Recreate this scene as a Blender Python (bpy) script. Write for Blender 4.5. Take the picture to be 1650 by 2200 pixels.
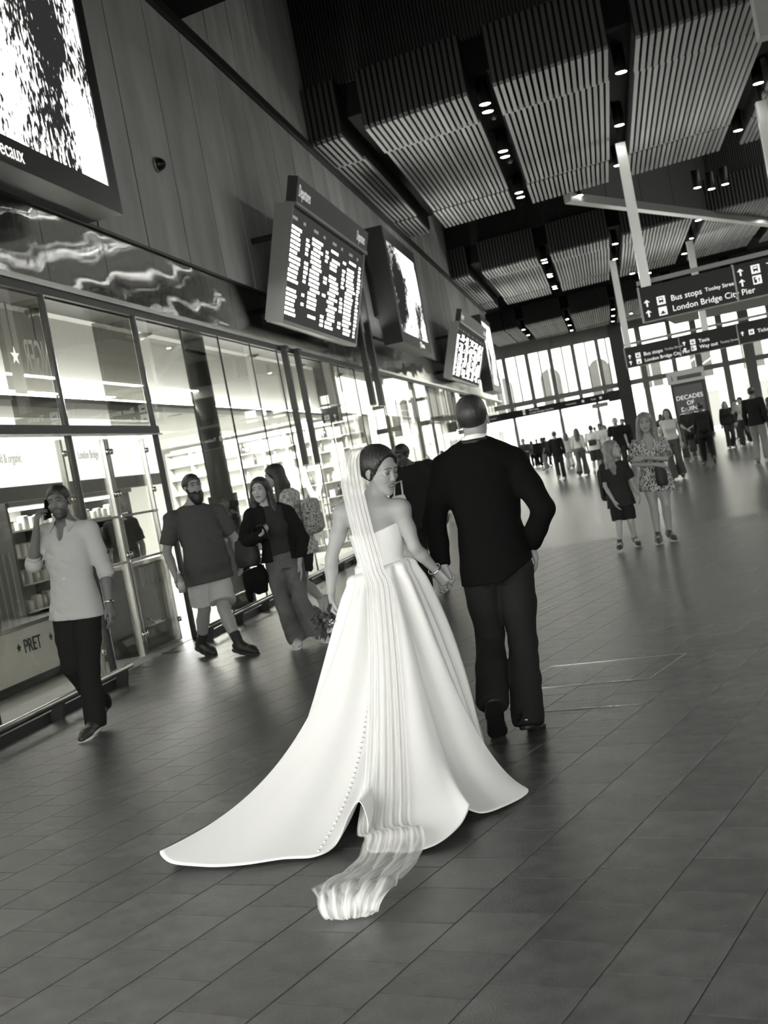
import bpy, math, random
import numpy as np
from mathutils import Vector, Matrix

# ------------------------------------------------------------------ reset
for o in list(bpy.data.objects):
    bpy.data.objects.remove(o, do_unlink=True)
scene = bpy.context.scene
COL = scene.collection
rnd = random.Random(11)

# ------------------------------------------------------------------ camera
CAM_H = 1.45
yaw, pitch, roll = math.radians(10.880), math.radians(1.805), math.radians(10.758)
Fv = Vector((-math.sin(yaw)*math.cos(pitch), math.cos(yaw)*math.cos(pitch), -math.sin(pitch)))
R0 = Vector((math.cos(yaw), math.sin(yaw), 0))
U0 = R0.cross(Fv)
Rv = math.cos(roll)*R0 - math.sin(roll)*U0
Uv = math.sin(roll)*R0 + math.cos(roll)*U0
cd = bpy.data.cameras.new('camera')
cam = bpy.data.objects.new('camera', cd)
COL.objects.link(cam)
cd.sensor_fit = 'HORIZONTAL'
cd.sensor_width = 24.0
cd.lens = 24.0*2650/1650
cd.clip_start = 0.05
cd.clip_end = 600
cd.dof.use_dof = True
cd.dof.focus_distance = 6.3
cd.dof.aperture_fstop = 4.5
M = Matrix((Rv, Uv, -Fv)).transposed().to_4x4()
M.translation = Vector((0, 0, CAM_H))
cam.matrix_world = M
scene.camera = cam

# ------------------------------------------------------------------ world: flat overcast daylight
w = bpy.data.worlds.new('world')
scene.world = w
w.use_nodes = True
w.node_tree.nodes['Background'].inputs[0].default_value = (1.0, 1.0, 0.975, 1)
w.node_tree.nodes['Background'].inputs[1].default_value = 8.5
scene.view_settings.view_transform = 'Standard'
scene.view_settings.look = 'None'
scene.view_settings.exposure = 0.0
scene.view_settings.gamma = 1.0
scene.view_settings.use_curve_mapping = False

def lamp_area(name, loc, size, power, rot=(0, 0, 0), size_y=None, spread=None):
    l = bpy.data.lights.new(name, 'AREA')
    l.energy = power
    l.color = (1, 1, .97)
    l.size = size
    if size_y:
        l.shape = 'RECTANGLE'
        l.size_y = size_y
    if spread:
        l.spread = spread
    o = bpy.data.objects.new(name, l)
    o.location = loc
    o.rotation_euler = rot
    COL.objects.link(o)
    return o

# ------------------------------------------------------------------ materials
MATS = {}
def gcol(g):
    return (g, g, g*.965, 1)
def mat(name, g=.5, rough=.6, metal=0., noise=0., nscale=8., bump=0., bscale=40., spec=.5, sheen=0., coat=0., nstretch=None):
    """plain grey procedural material; g is linear albedo"""
    if name in MATS:
        return MATS[name]
    if rough >= .75 and spec == .5:
        spec = .15                              # matt cloth, stone and paint
    m = bpy.data.materials.new(name)
    m.use_nodes = True
    nt = m.node_tree
    b = nt.nodes['Principled BSDF']
    b.inputs['Base Color'].default_value = gcol(g)
    b.inputs['Roughness'].default_value = rough
    b.inputs['Metallic'].default_value = metal
    b.inputs['Specular IOR Level'].default_value = spec
    b.inputs['Sheen Weight'].default_value = sheen
    b.inputs['Coat Weight'].default_value = coat
    if noise or bump:
        tc = nt.nodes.new('ShaderNodeTexCoord')
        src = tc.outputs['Object']
        if nstretch:
            mp = nt.nodes.new('ShaderNodeMapping')
            mp.inputs['Scale'].default_value = nstretch
            nt.links.new(src, mp.inputs['Vector'])
            src = mp.outputs['Vector']
    if noise:
        n = nt.nodes.new('ShaderNodeTexNoise')
        n.inputs['Scale'].default_value = nscale
        n.inputs['Detail'].default_value = 5
        nt.links.new(src, n.inputs['Vector'])
        r = nt.nodes.new('ShaderNodeMapRange')
        r.inputs['From Min'].default_value = .3
        r.inputs['From Max'].default_value = .7
        r.inputs['To Min'].default_value = 1-noise
        r.inputs['To Max'].default_value = 1+noise
        nt.links.new(n.outputs['Fac'], r.inputs['Value'])
        mx = nt.nodes.new('ShaderNodeMix')
        mx.data_type = 'RGBA'
        mx.blend_type = 'MULTIPLY'
        mx.inputs['Factor'].default_value = 1
        mx.inputs['A'].default_value = gcol(g)
        nt.links.new(r.outputs['Result'], mx.inputs['B'])
        nt.links.new(mx.outputs['Result'], b.inputs['Base Color'])
    if bump:
        n2 = nt.nodes.new('ShaderNodeTexNoise')
        n2.inputs['Scale'].default_value = bscale
        n2.inputs['Detail'].default_value = 4
        nt.links.new(src, n2.inputs['Vector'])
        bp = nt.nodes.new('ShaderNodeBump')
        bp.inputs['Strength'].default_value = bump
        bp.inputs['Distance'].default_value = .01
        nt.links.new(n2.outputs['Fac'], bp.inputs['Height'])
        nt.links.new(bp.outputs['Normal'], b.inputs['Normal'])
    MATS[name] = m
    return m
def emat(name, strength, g=1.0):
    if name in MATS:
        return MATS[name]
    m = bpy.data.materials.new(name)
    m.use_nodes = True
    nt = m.node_tree
    nt.nodes.remove(nt.nodes['Principled BSDF'])
    e = nt.nodes.new('ShaderNodeEmission')
    e.inputs['Color'].default_value = gcol(g)
    e.inputs['Strength'].default_value = strength
    nt.links.new(e.outputs[0], nt.nodes['Material Output'].inputs['Surface'])
    MATS[name] = m
    return m
def glassmat(name, tint=.93, ior=1.5, rough=0.0):
    """thin architectural pane: clear transmission with fresnel reflection"""
    if name in MATS:
        return MATS[name]
    m = bpy.data.materials.new(name)
    m.use_nodes = True
    nt = m.node_tree
    nt.nodes.remove(nt.nodes['Principled BSDF'])
    t = nt.nodes.new('ShaderNodeBsdfTransparent')
    t.inputs['Color'].default_value = gcol(tint)
    g = nt.nodes.new('ShaderNodeBsdfGlossy')
    g.inputs['Roughness'].default_value = rough
    g.inputs['Color'].default_value = gcol(.95)
    # Schlick reflectance that is the same from both sides of the pane
    ge = nt.nodes.new('ShaderNodeNewGeometry')
    dt = nt.nodes.new('ShaderNodeVectorMath')
    dt.operation = 'DOT_PRODUCT'
    nt.links.new(ge.outputs['Normal'], dt.inputs[0])
    nt.links.new(ge.outputs['Incoming'], dt.inputs[1])
    def mth(op, p, q=None, v=None):
        n = nt.nodes.new('ShaderNodeMath')
        n.operation = op
        nt.links.new(p, n.inputs[0])
        if q is not None: n.inputs[1].default_value = q
        if v is not None: n.inputs[2].default_value = v
        return n.outputs[0]
    c = mth('ABSOLUTE', dt.outputs['Value'])
    c = mth('MULTIPLY_ADD', c, -1., 1.)
    c = mth('POWER', c, 5.)
    r0 = ((ior-1)/(ior+1))**2
    fr = mth('MULTIPLY_ADD', c, .9*(1-r0), r0)
    x = nt.nodes.new('ShaderNodeMixShader')
    nt.links.new(fr, x.inputs[0])
    nt.links.new(t.outputs[0], x.inputs[1])
    nt.links.new(g.outputs[0], x.inputs[2])
    nt.links.new(x.outputs[0], nt.nodes['Material Output'].inputs['Surface'])
    MATS[name] = m
    return m
def vcolmat(name, rough=.55, bump=0., bscale=60., sss=0., spec=.4):
    """albedo from the mesh's own pigment attribute"""
    if name in MATS:
        return MATS[name]
    m = mat(name, .5, rough, bump=bump, bscale=bscale, spec=spec)
    nt = m.node_tree
    a = nt.nodes.new('ShaderNodeAttribute')
    a.attribute_name = 'Col'
    nt.links.new(a.outputs['Color'], nt.nodes['Principled BSDF'].inputs['Base Color'])
    if sss:
        b = nt.nodes['Principled BSDF']
        b.inputs['Subsurface Weight'].default_value = sss
        b.inputs['Subsurface Radius'].default_value = (.012, .008, .006)
    return m

# ------------------------------------------------------------------ object helpers
def tag(o, label=None, cat=None, group=None, kind=None):
    if label: o['label'] = label
    if cat: o['category'] = cat
    if group: o['group'] = group
    if kind: o['kind'] = kind
    return o
def empty(name, loc=(0, 0, 0), rz=0., parent=None):
    o = bpy.data.objects.new(name, None)
    o.location = loc
    o.rotation_euler = (0, 0, rz)
    o.empty_display_size = .1
    COL.objects.link(o)
    if parent: o.parent = parent
    return o
def thing(name, label, cat, loc=(0, 0, 0), rz=0., group=None):
    return tag(empty(name, loc, rz), label, cat, group)
def link_mesh(name, me, material, parent=None, loc=None, rot=None):
    o = bpy.data.objects.new(name, me)
    if material is not None and not me.materials:
        me.materials.append(material)
    COL.objects.link(o)
    if parent: o.parent = parent
    if loc is not None: o.location = loc
    if rot is not None: o.rotation_euler = rot
    return o
def mesh_from(name, V, Fc, smooth=False):
    me = bpy.data.meshes.new(name)
    me.from_pydata([tuple(map(float, v)) for v in V], [], [tuple(int(i) for i in f) for f in Fc])
    if smooth:
        me.polygons.foreach_set('use_smooth', [True]*len(me.polygons))
    me.update()
    return me
def copy_tree(o, parent=None):
    c = o.copy()
    COL.objects.link(c)
    c.parent = parent
    for ch in list(o.children):
        copy_tree(ch, c)
    return c

class MB:
    """collects simple solids into one mesh"""
    def __init__(s):
        s.v = []
        s.f = []
    def add(s, V, Fc):
        n = len(s.v)
        s.v += [tuple(p) for p in V]
        s.f += [tuple(i+n for i in f) for f in Fc]
        return s
    def box(s, x0, x1, y0, y1, z0, z1):
        V = [(x0, y0, z0), (x1, y0, z0), (x1, y1, z0), (x0, y1, z0), (x0, y0, z1), (x1, y0, z1), (x1, y1, z1), (x0, y1, z1)]
        return s.add(V, [(0, 3, 2, 1), (4, 5, 6, 7), (0, 1, 5, 4), (1, 2, 6, 5), (2, 3, 7, 6), (3, 0, 4, 7)])
    def bevbox(s, x0, x1, y0, y1, z0, z1, b):
        """box with chamfered vertical and top edges"""
        V = []
        for (z, i) in ((z0, 0), (z1-b, 0), (z1, b)):
            V += [(x0+i+b, y0+i, z), (x1-i-b, y0+i, z), (x1-i, y0+i+b, z), (x1-i, y1-i-b, z), (x1-i-b, y1-i, z), (x0+i+b, y1-i, z), (x0+i, y1-i-b, z), (x0+i, y0+i+b, z)]
        Fc = [tuple(range(7, -1, -1)), tuple(range(16, 24))]
        for L in (0, 8):
            for k in range(8):
                Fc.append((L+k, L+(k+1) % 8, L+8+(k+1) % 8, L+8+k))
        return s.add(V, Fc)
    def hexa(s, P):
        """eight corners: bottom loop then top loop"""
        return s.add(P, [(0, 3, 2, 1), (4, 5, 6, 7), (0, 1, 5, 4), (1, 2, 6, 5), (2, 3, 7, 6), (3, 0, 4, 7)])
    def prism(s, poly, a, b):
        """extrude polygon (list of 3D points) from offset a to offset b (vectors)"""
        n = len(poly)
        A = [Vector(p)+Vector(a) for p in poly]
        B = [Vector(p)+Vector(b) for p in poly]
        return s.add(A+B, [tuple(range(n))[::-1], tuple(range(n, 2*n))]+[(k, (k+1) % n, n+(k+1) % n, n+k) for k in range(n)])
    def tube(s, path, r, n=8, cap=True):
        path = [Vector(p) for p in path]
        rs = r if isinstance(r, (list, tuple)) else [r]*len(path)
        V = []
        u = None
        for i, p in enumerate(path):
            d = (path[min(i+1, len(path)-1)]-path[max(i-1, 0)]).normalized()
            if u is None:
                u = d.orthogonal().normalized()
            else:
                u = (u-d*u.dot(d)).normalized()
            v = d.cross(u)
            for k in range(n):
                a = 2*math.pi*k/n
                V.append(p+(u*math.cos(a)+v*math.sin(a))*rs[i])
        Fc = []
        for i in range(len(path)-1):
            for k in range(n):
                Fc.append((i*n+k, i*n+(k+1) % n, (i+1)*n+(k+1) % n, (i+1)*n+k))
        if cap:
            Fc.append(tuple(range(n))[::-1])
            Fc.append(tuple(range((len(path)-1)*n, len(path)*n)))
        return s.add(V, Fc)
    def lathe(s, prof, c=(0, 0, 0), n=16):
        V = []
        for (r, z) in prof:
            for k in range(n):
                a = 2*math.pi*k/n
                V.append((c[0]+r*math.cos(a), c[1]+r*math.sin(a), c[2]+z))
        Fc = []
        m = len(prof)
        for i in range(m-1):
            for k in range(n):
                Fc.append((i*n+k, i*n+(k+1) % n, (i+1)*n+(k+1) % n, (i+1)*n+k))
        Fc.append(tuple(range(n))[::-1])
        Fc.append(tuple(range((m-1)*n, m*n)))
        return s.add(V, Fc)
    def mesh(s, name, smooth=False):
        return mesh_from(name, s.v, s.f, smooth)
    def build(s, name, material, parent=None, smooth=False, loc=None, rot=None):
        return link_mesh(name, s.mesh(name, smooth), material, parent, loc, rot)
def struct(o):
    o['kind'] = 'structure'
    return o

TEXT_CACHE = {}
def text_mesh(body, size, depth=.004, align='LEFT', width=1.0):
    key = (body, size, depth, align, width)
    if key in TEXT_CACHE:
        return TEXT_CACHE[key]
    c = bpy.data.curves.new('txt', 'FONT')
    c.body = body
    c.size = size
    c.extrude = depth/2
    c.resolution_u = 3
    c.align_x = align
    o = bpy.data.objects.new('txt', c)
    COL.objects.link(o)
    dg = bpy.context.evaluated_depsgraph_get()
    me = bpy.data.meshes.new_from_object(o.evaluated_get(dg))
    bpy.data.objects.remove(o, do_unlink=True)
    bpy.data.curves.remove(c)
    me.name = 'lettering'
    me.materials.clear()
    if width != 1.0:
        me.transform(Matrix.Diagonal((width, 1, 1, 1)))
    TEXT_CACHE[key] = me
    return me
def text(name, body, size, material, loc, xdir, updir, parent=None, depth=.004, align='LEFT', width=1.0):
    """flat lettering, one object a word; xdir is the reading direction, updir the up direction"""
    x = Vector(xdir).normalized()
    u = Vector(updir).normalized()
    n = x.cross(u)
    def wid(t):
        m = text_mesh(t, size, depth, 'LEFT', width)
        xs = [v.co.x for v in m.vertices]
        return (min(xs), max(xs)) if xs else (0, 0)
    tot = wid(body)[1]
    sh = {'LEFT': 0, 'CENTER': -tot/2, 'RIGHT': -tot}[align]
    words = body.split(' ')
    out = []
    for k, wd in enumerate(words):
        pre = ' '.join(words[:k+1])
        off = wid(pre)[1]-wid(wd)[1]+sh
        me = text_mesh(wd, size, depth, 'LEFT', width).copy()
        me.transform(Matrix((x, u, n)).transposed().to_4x4())
        me.materials.append(material)
        o = bpy.data.objects.new(name, me)
        COL.objects.link(o)
        o.location = Vector(loc)+x*off
        if parent:
            o.parent = parent
        out.append(o)
    return out[0]
# ================================================================== STRUCTURE
SKEW = -.28                                       # ceiling bays and hanging signs run slightly oblique to the hall
def sk(x): return SKEW*x

# ---- materials of the shell
m_tile = [mat('tile_dark_%d' % i, g, .27, noise=.22, nscale=9, bump=.22, bscale=160, spec=.5) for i, g in enumerate((.066, .076, .086))]
m_conc = [mat('concrete_%d' % i, g, .8, noise=.2, nscale=1.6, bump=.15, bscale=30, nstretch=(1, 1, .35)) for i, g in enumerate((.47, .51, .55))]
m_gap = mat('joint_shadow_gap', .03, .9)
m_dark = mat('dark_painted_steel', .018, .45)
m_black = mat('black_plastic', .008, .4)
m_slat = [mat('ceiling_slat_%d' % i, g, .6) for i, g in enumerate((.20, .24, .17))]
m_fslat = mat('front_slat_shade', .05, .6)  # same slats in a darker colour, standing in for shade on the fronts
m_steel = mat('brushed_steel', .62, .22, metal=1., noise=.06, nscale=3)
m_fascia = mat('polished_fascia_steel', .5, .05, metal=1.)
def brushed(m, sy, st):
    # fine vertical grain: spreads reflections sideways along the sheet
    nt = m.node_tree
    tc = nt.nodes.new('ShaderNodeTexCoord')
    mp = nt.nodes.new('ShaderNodeMapping')
    mp.inputs['Scale'].default_value = (1, sy, 1.5)
    nz = nt.nodes.new('ShaderNodeTexNoise')
    nz.inputs['Scale'].default_value = 1.
    nz.inputs['Detail'].default_value = 1
    bp = nt.nodes.new('ShaderNodeBump')
    bp.inputs['Strength'].default_value = 1.
    bp.inputs['Distance'].default_value = st
    nt.links.new(tc.outputs['Object'], mp.inputs['Vector'])
    nt.links.new(mp.outputs['Vector'], nz.inputs['Vector'])
    nt.links.new(nz.outputs['Fac'], bp.inputs['Height'])
    nt.links.new(bp.outputs['Normal'], nt.nodes['Principled BSDF'].inputs['Normal'])
brushed(m_fascia, 420., .0004)
m_alum = mat('grey_aluminium', .30, .4, metal=.6)
m_mull = mat('grey_mullion', .40, .5)
m_white = mat('white_paint', .8, .6)
m_light = mat('pale_grey_panel', .42, .7)

# ---- floor: dark slab seen as joints, stone tiles laid proud of it
def floor_slab_mat():
    m = mat('floor_stone_far', .115, .27, spec=.5)
    nt = m.node_tree
    b = nt.nodes['Principled BSDF']
    tc = nt.nodes.new('ShaderNodeTexCoord')
    mp = nt.nodes.new('ShaderNodeMapping')
    mp.inputs['Rotation'].default_value = (0, 0, math.radians(20.3-90))
    nt.links.new(tc.outputs['Object'], mp.inputs['Vector'])
    br = nt.nodes.new('ShaderNodeTexBrick')
    br.inputs['Scale'].default_value = 1
    br.inputs['Brick Width'].default_value = .289
    br.inputs['Row Height'].default_value = .3044
    br.inputs['Mortar Size'].default_value = .004
    br.offset = .333
    br.inputs['Color1'].default_value = gcol(.074)
    br.inputs['Color2'].default_value = gcol(.086)
    br.inputs['Mortar'].default_value = gcol(.03)
    nt.links.new(mp.outputs['Vector'], br.inputs['Vector'])
    nt.links.new(br.outputs['Color'], b.inputs['Base Color'])
    return m
mb = MB().box(-9.2, 30, -12, 87, -.2, -.007)
floor = struct(mb.build('floor', floor_slab_mat()))
TA = math.radians(20.3)
tB = Vector((math.cos(TA), -math.sin(TA), 0))
tA = Vector((math.sin(TA), math.cos(TA), 0))
TU, TV = .3044, .289
def tile_mesh(i):
    u, v, b = TU/2-.0024, TV/2-.0024, .0008
    t = MB()
    V = []
    for (z, q) in ((-.0069, 0), (-b*.8, 0), (0, b)):
        for (su, sv) in ((-1, -1), (1, -1), (1, 1), (-1, 1)):
            V.append(tB*(su*(u-q))+tA*(sv*(v-q))+Vector((0, 0, z)))
    Fc = [(8, 9, 10, 11)]
    for L in (0, 4):
        for k in range(4):
            Fc.append((L+k, L+(k+1) % 4, L+4+(k+1) % 4, L+4+k))
    t.add(V, Fc)
    me = t.mesh('tile')
    me.materials.append(m_tile[i])
    return me
tmesh = [tile_mesh(i) for i in range(3)]
def in_view(p, m=0):
    v = Vector(p)-Vector((0, 0, CAM_H))
    d = v.dot(Fv)
    if d < .2: return False
    x = 825+2650*v.dot(Rv)/d
    y = 1100-2650*v.dot(Uv)/d
    return -m < x < 1650+m and -m < y < 2200+m
tiles = []
for k in range(-34, 40):
    for j in range(-6, 75):
        u = -1.722-TU/2+TU*k
        v = 2.823+TV/2+TV*j+.0963*(k % 3)
        p = tB*u+tA*v
        if -4.86 < p.x < 5.2 and .8 < p.y < 17:
            tiles.append((not in_view(p, 40), p.y*p.y+p.x*p.x, p))
tiles.sort(key=lambda t: (t[0], t[1]))
for n, (a, d, p) in enumerate(tiles[:300]):
    o = link_mesh('tile', tmesh[rnd.choice((0, 1, 1, 2))], None, floor, p)
rest = MB()
base = [tuple(v.co) for v in tmesh[1].vertices]
bf = [tuple(q.vertices) for q in tmesh[1].polygons]
for (a, d, p) in tiles[300:]:
    rest.add([(q[0]+p.x, q[1]+p.y, q[2]) for q in base], bf)
tag(rest.build('tile_field', m_tile[1], floor), kind='stuff')
# inlaid metal edging of an access cover and two shorter strips
fr = MB()
def strip(a, b, wd=.012):
    a, b = Vector(a), Vector(b)
    d = (b-a).normalized()
    n = Vector((-d.y, d.x, 0))*wd/2
    fr.prism([a-n, b-n, b+n, a+n], (0, 0, -.003), (0, 0, .0015))
ca, cb_, cc, cdn = Vector((-.635, 8.05, 0)), Vector((.21, 7.78, 0)), Vector((-.03, 7.18, 0)), Vector((-.875, 7.45, 0))
for a, b in ((ca, cb_), (cb_, cc), (cc, cdn), (cdn, ca)):
    strip(a, b)
strip((-1.0, 10.6, 0), (-.72, 11.2, 0))
strip((-.62, 6.72, 0), (-.1, 6.55, 0))
fr.build('cover_edging', m_steel, floor)
struct(MB().box(-40, 60, 87, 170, -.3, -.02).build('pavement', mat('pavement_pale', .45, .8, noise=.1)))
struct(MB().box(-40, 60, -60, -12, -.3, -.02).build('pavement', MATS['pavement_pale']))

# ---- left wall: concrete panels over a steel fascia
wl = struct(MB().box(-5.35, -5.013, -10, 62, 4.64, 12.3).build('wall_left', m_gap))
PP = 1.53
def panel(y0, y1, z0, z1, x, par, m, name, t=.008):
    b = .003
    o = MB()
    V = [(x, y0, z0), (x, y1, z0), (x, y1, z1), (x, y0, z1), (x+t, y0+b, z0+b), (x+t, y1-b, z0+b), (x+t, y1-b, z1-b), (x+t, y0+b, z1-b)]
    o.add(V, [(4, 5, 6, 7), (0, 1, 5, 4), (1, 2, 6, 5), (2, 3, 7, 6), (3, 0, 4, 7)])
    return o.build(name, m, par)
y = 14.41-PP*13
while y < 60.4:
    panel(y+.022, y+PP-.022, 4.66, 8.27, -5.013, wl, rnd.choice(m_conc), 'concrete_panel')
    panel(y+.022, y+PP-.022, 8.44, 12.2, -5.013, wl, rnd.choice(m_conc), 'concrete_panel')
    y += PP
struct(MB().box(-5.0, -4.93, -10, 62, 8.28, 8.43).build('trim_1', m_dark))
tr2 = struct(MB().box(-5.35, -5.03, -10, 62, 3.7, 4.64).build('trim_2', m_dark))
MB().box(-5.06, -4.97, -10, 62, 4.615, 4.65).build('ledge', m_dark, tr2)
MB().box(-5.06, -4.96, -10, 62, 3.80, 3.86).build('edge_strip', m_steel, tr2)
MB().box(-5.10, -4.98, -10, 62, 3.72, 3.80).build('glazing_channel', m_dark, tr2)
# oil-canned steel panels (gently dished sheet)
def fascia_panel(y0, seed):
    r = random.Random(seed)
    NY, NZ = 26, 16
    z0, z1 = 3.87, 4.61
    V = []
    a = [(r.uniform(.6, 1.6), r.uniform(2.2, 4.6), r.uniform(0, 6.3), r.uniform(0, 6.3)) for _ in range(4)]
    for i in range(NY+1):
        for j in range(NZ+1):
            s, t = i/NY, j/NZ
            e = min(1, 8*min(s, 1-s))*min(1, 6*min(t, 1-t))
            h = sum(.0013*math.sin(k[0]*s*4.2+k[2]+1.2*t)*math.sin(k[1]*t*1.5+k[3]+.9*s) for k in a)
            V.append((-5.0+h*e, y0+.005+s*(PP-.01), z0+t*(z1-z0)))
    Fc = [(i*(NZ+1)+j, (i+1)*(NZ+1)+j, (i+1)*(NZ+1)+j+1, i*(NZ+1)+j+1) for i in range(NY) for j in range(NZ)]
    return link_mesh('steel_panel', mesh_from('steel_panel', V, Fc, True), m_fascia, tr2)
y = 14.41-PP*5
k = 0
while y < 60:
    fascia_panel(y, 100+k)
    y += PP
    k += 1

# dome camera on the concrete
dc = thing('dome_camera', 'small dark dome security camera fixed to the concrete wall', 'camera', (-5.0, 15.23, 5.85))
MB().tube([(0, 0, 0), (.03, 0, 0)], .10, 20).build('mount_plate', m_alum, dc, True)
V = []
dm = MB()
dm.tube([(.03, 0, 0), (.06, 0, -.005), (.10, 0, -.01), (.125, 0, -.012), (.135, 0, -.012)], [.085, .082, .06, .032, .006], 16)
dm.build('dome', m_black, dc, True)

# ---- ceiling: slatted bays
BAYS = [(24.15, 26.4, 33.95, 36.75), (47.5, 49.8, 57.6, 60.2), (72.6, 75., 83.5, 86.3)]
STRIPS = [(-8.6, -6.9), (-6.4, -5.05), (-5.0, -4.22), (-3.76, -1.52), (-1.03, 1.25), (1.72, 4.28), (4.78, 7.4), (7.9, 10.4)]
ZC = 8.40
ceil = struct(MB().box(-9.3, 30, -10, 88, 12.2, 12.5).build('ceiling', mat('roof_deck_dark', .03, .9)))
slat_meshes = {}
def slat_mesh(L, i, vertical=False):
    key = (round(L, 2), i, vertical)
    if key not in slat_meshes:
        # sheared ends follow the oblique edge of the bay
        hw = .037
        if vertical:
            P = [(-hw, -sk(-hw)*-1, 0), (hw, sk(hw), 0), (hw, sk(hw)+.06, 0), (-hw, sk(-hw)+.06, 0)]
            P = P+[(p[0], p[1], L) for p in P]
        else:
            P = [(-hw, sk(-hw), 0), (hw, sk(hw), 0), (hw, L+sk(hw), 0), (-hw, L+sk(-hw), 0)]
            P = P+[(p[0], p[1], .07) for p in P]
        b = MB()
        b.hexa(P)
        me = b.mesh('slat')
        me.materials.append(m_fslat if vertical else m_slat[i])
        slat_meshes[key] = me
    return slat_meshes[key]
nsl = 0
extra = [MB(), MB(), MB(), MB()]
def put_slat(L, x, y, z, vertical=False):
    global nsl
    i = rnd.choice((0, 0, 1, 2))
    me = slat_mesh(L, i, vertical)
    if nsl < 300:
        nsl += 1
        link_mesh('slat', me, None, ceil, (x, y, z))
    else:
        extra[3 if vertical else i].add([(v.co.x+x, v.co.y+y, v.co.z+z) for v in me.vertices], [tuple(p.vertices) for p in me.polygons])
PT = .1275
m_back = mat('ceiling_backing_black', .012, .9)
order = []
for bi, (y0, y1, y2, y3) in enumerate(BAYS):
    for si, (xa, xb) in enumerate(STRIPS):
        if (bi == 0 and si == 7) or (bi < 2 and si < 2): continue
        n = int(round((xb-xa)/PT))
        for k in range(n):
            x = xa+(k+.5)*(xb-xa)/n
            pr = 0 if (bi == 0 and si < 6) else 1+bi
            order.append((pr, y1-y0-.03, x, y0+sk(x), ZC, False))
            order.append((pr, y2-y1-.03, x+.03, y1+sk(x+.03), ZC+.03, False))
            order.append((pr, y3-y2-.03, x, y2+sk(x), ZC, False))
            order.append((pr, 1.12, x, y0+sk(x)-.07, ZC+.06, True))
order.sort(key=lambda q: (q[0], q[5], q[3]))
for q in order:
    put_slat(*q[1:])
back = MB()
for bi, (y0, y1, y2, y3) in enumerate(BAYS):
    for si, (xa, xb) in enumerate(STRIPS):
        if (bi == 0 and si == 7) or (bi < 2 and si < 2): continue
        # dark acoustic backing above and behind the slats
        P = [(xa, y0+sk(xa)+.0, ZC+.11), (xb, y0+sk(xb), ZC+.11), (xb, y3+sk(xb), ZC+.11), (xa, y3+sk(xa), ZC+.11)]
        back.hexa(P+[(p[0], p[1], ZC+1.2) for p in P])
    # recessed channels between strips
    xa, xb = STRIPS[0 if bi == 2 else 2][0], STRIPS[-1 if bi else -2][1]
    P = [(xa, y0+sk(xa)+.5, ZC+.5), (xb, y0+sk(xb)+.5, ZC+.5), (xb, y3+sk(xb), ZC+.5), (xa, y3+sk(xa), ZC+.5)]
    back.hexa(P+[(p[0], p[1], ZC+1.25) for p in P])
back.build('backing', m_back, ceil)
# finer upper grille set back above each bay front
up = MB()
for bi, (y0, y1, y2, y3) in enumerate(BAYS):
    x = -5.0
    while x < 9:
        yy = y0+sk(x)+.45
        up.box(x-.018, x+.018, yy, yy+.05, ZC+1.2, 12.2)
        x += .075
    up.hexa([(-5, y0+.55+sk(-5), ZC+1.2), (9, y0+.55+sk(9), ZC+1.2), (9, y0+.6+sk(9), ZC+1.2), (-5, y0+.6+sk(-5), ZC+1.2), (-5, y0+.55+sk(-5), 12.2), (9, y0+.55+sk(9), 12.2), (9, y0+.6+sk(9), 12.2), (-5, y0+.6+sk(-5), 12.2)])
tag(up.build('upper_grille', mat('upper_grille_dark', .05, .7), ceil), kind='stuff')
for i in range(4):
    if extra[i].v:
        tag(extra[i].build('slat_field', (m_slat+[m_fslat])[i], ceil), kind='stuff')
# nearer bay whose end just shows at the wall
nb = MB()
nb.hexa([(-5.0, 2, 8.45), (12, 2, 8.45), (12, 17.4+sk(12)+sk(5), 8.45), (-5.0, 17.5, 8.45), (-5.0, 2, 9.7), (12, 2, 9.7), (12, 17.4+sk(12)+sk(5), 9.7), (-5.0, 17.5, 9.7)])
nb.build('near_bay', m_back, ceil)

# downlights: cylinder housing with glowing lens
m_lens = emat('downlight_lens', 90.)
def dl_proto():
    t = thing('downlight', 'x', 'light')
    MB().lathe([(.125, .02), (.13, .0), (.118, -.004), (.118, .012), (.125, .54)], (0, 0, 0), 20).build('housing', m_black, t, True)
    MB().lathe([(.001, .004), (.108, .004), (.108, .010), (.001, .010)], (0, 0, 0), 20).build('lens', m_lens, t)
    return t
DL = []
for (x, ys) in ((-1.27, (25.4, 26.0, 29.7, 30.3, 34.9, 35.6)), (1.48, (25.5, 29.85, 34.3)), (4.55, (29.0, 33.4))):
    DL += [(0, x, y) for y in ys]
for (x, ys) in ((-1.30, (48.7, 49.5, 53.2, 54.0, 57.8, 58.6)), (1.46, (48.6, 52.9, 57.2)), (4.5, (47.2, 51.6, 56.0)), (7.6, (50.6,))):
    DL += [(1, x, y) for y in ys]
for (x, ys) in ((-3.99, (75.8, 80.2)), (-1.28, (74.9, 79.2, 83.4)), (1.45, (74.8, 79.0, 83.0))):
    DL += [(2, x, y) for y in ys]
DL += [(3, .35, 37.3), (3, 4.0, 40.4), (3, 4.5, 41.2), (3, 4.9, 40.9), (3, 2.3, 59.2), (3, 3.1, 60.4), (3, 2.6, 80.0), (3, 8.6, 70.0)]
BL = ['round black downlight in the slatted ceiling bay over the first hanging sign',
      'round black downlight in the slatted ceiling bay over the second hanging sign',
      'round black downlight in the slatted ceiling bay by the glazed end wall',
      'round black downlight fixed near the diagonal beam and ceiling edges']
proto = dl_proto()
for n, (bi, x, y) in enumerate(DL):
    o = proto if n == 0 else copy_tree(proto)
    o.location = (x, y, ZC-.02)
    tag(o, BL[bi], 'light', 'ceiling downlights bay %d' % (bi+1))
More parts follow.
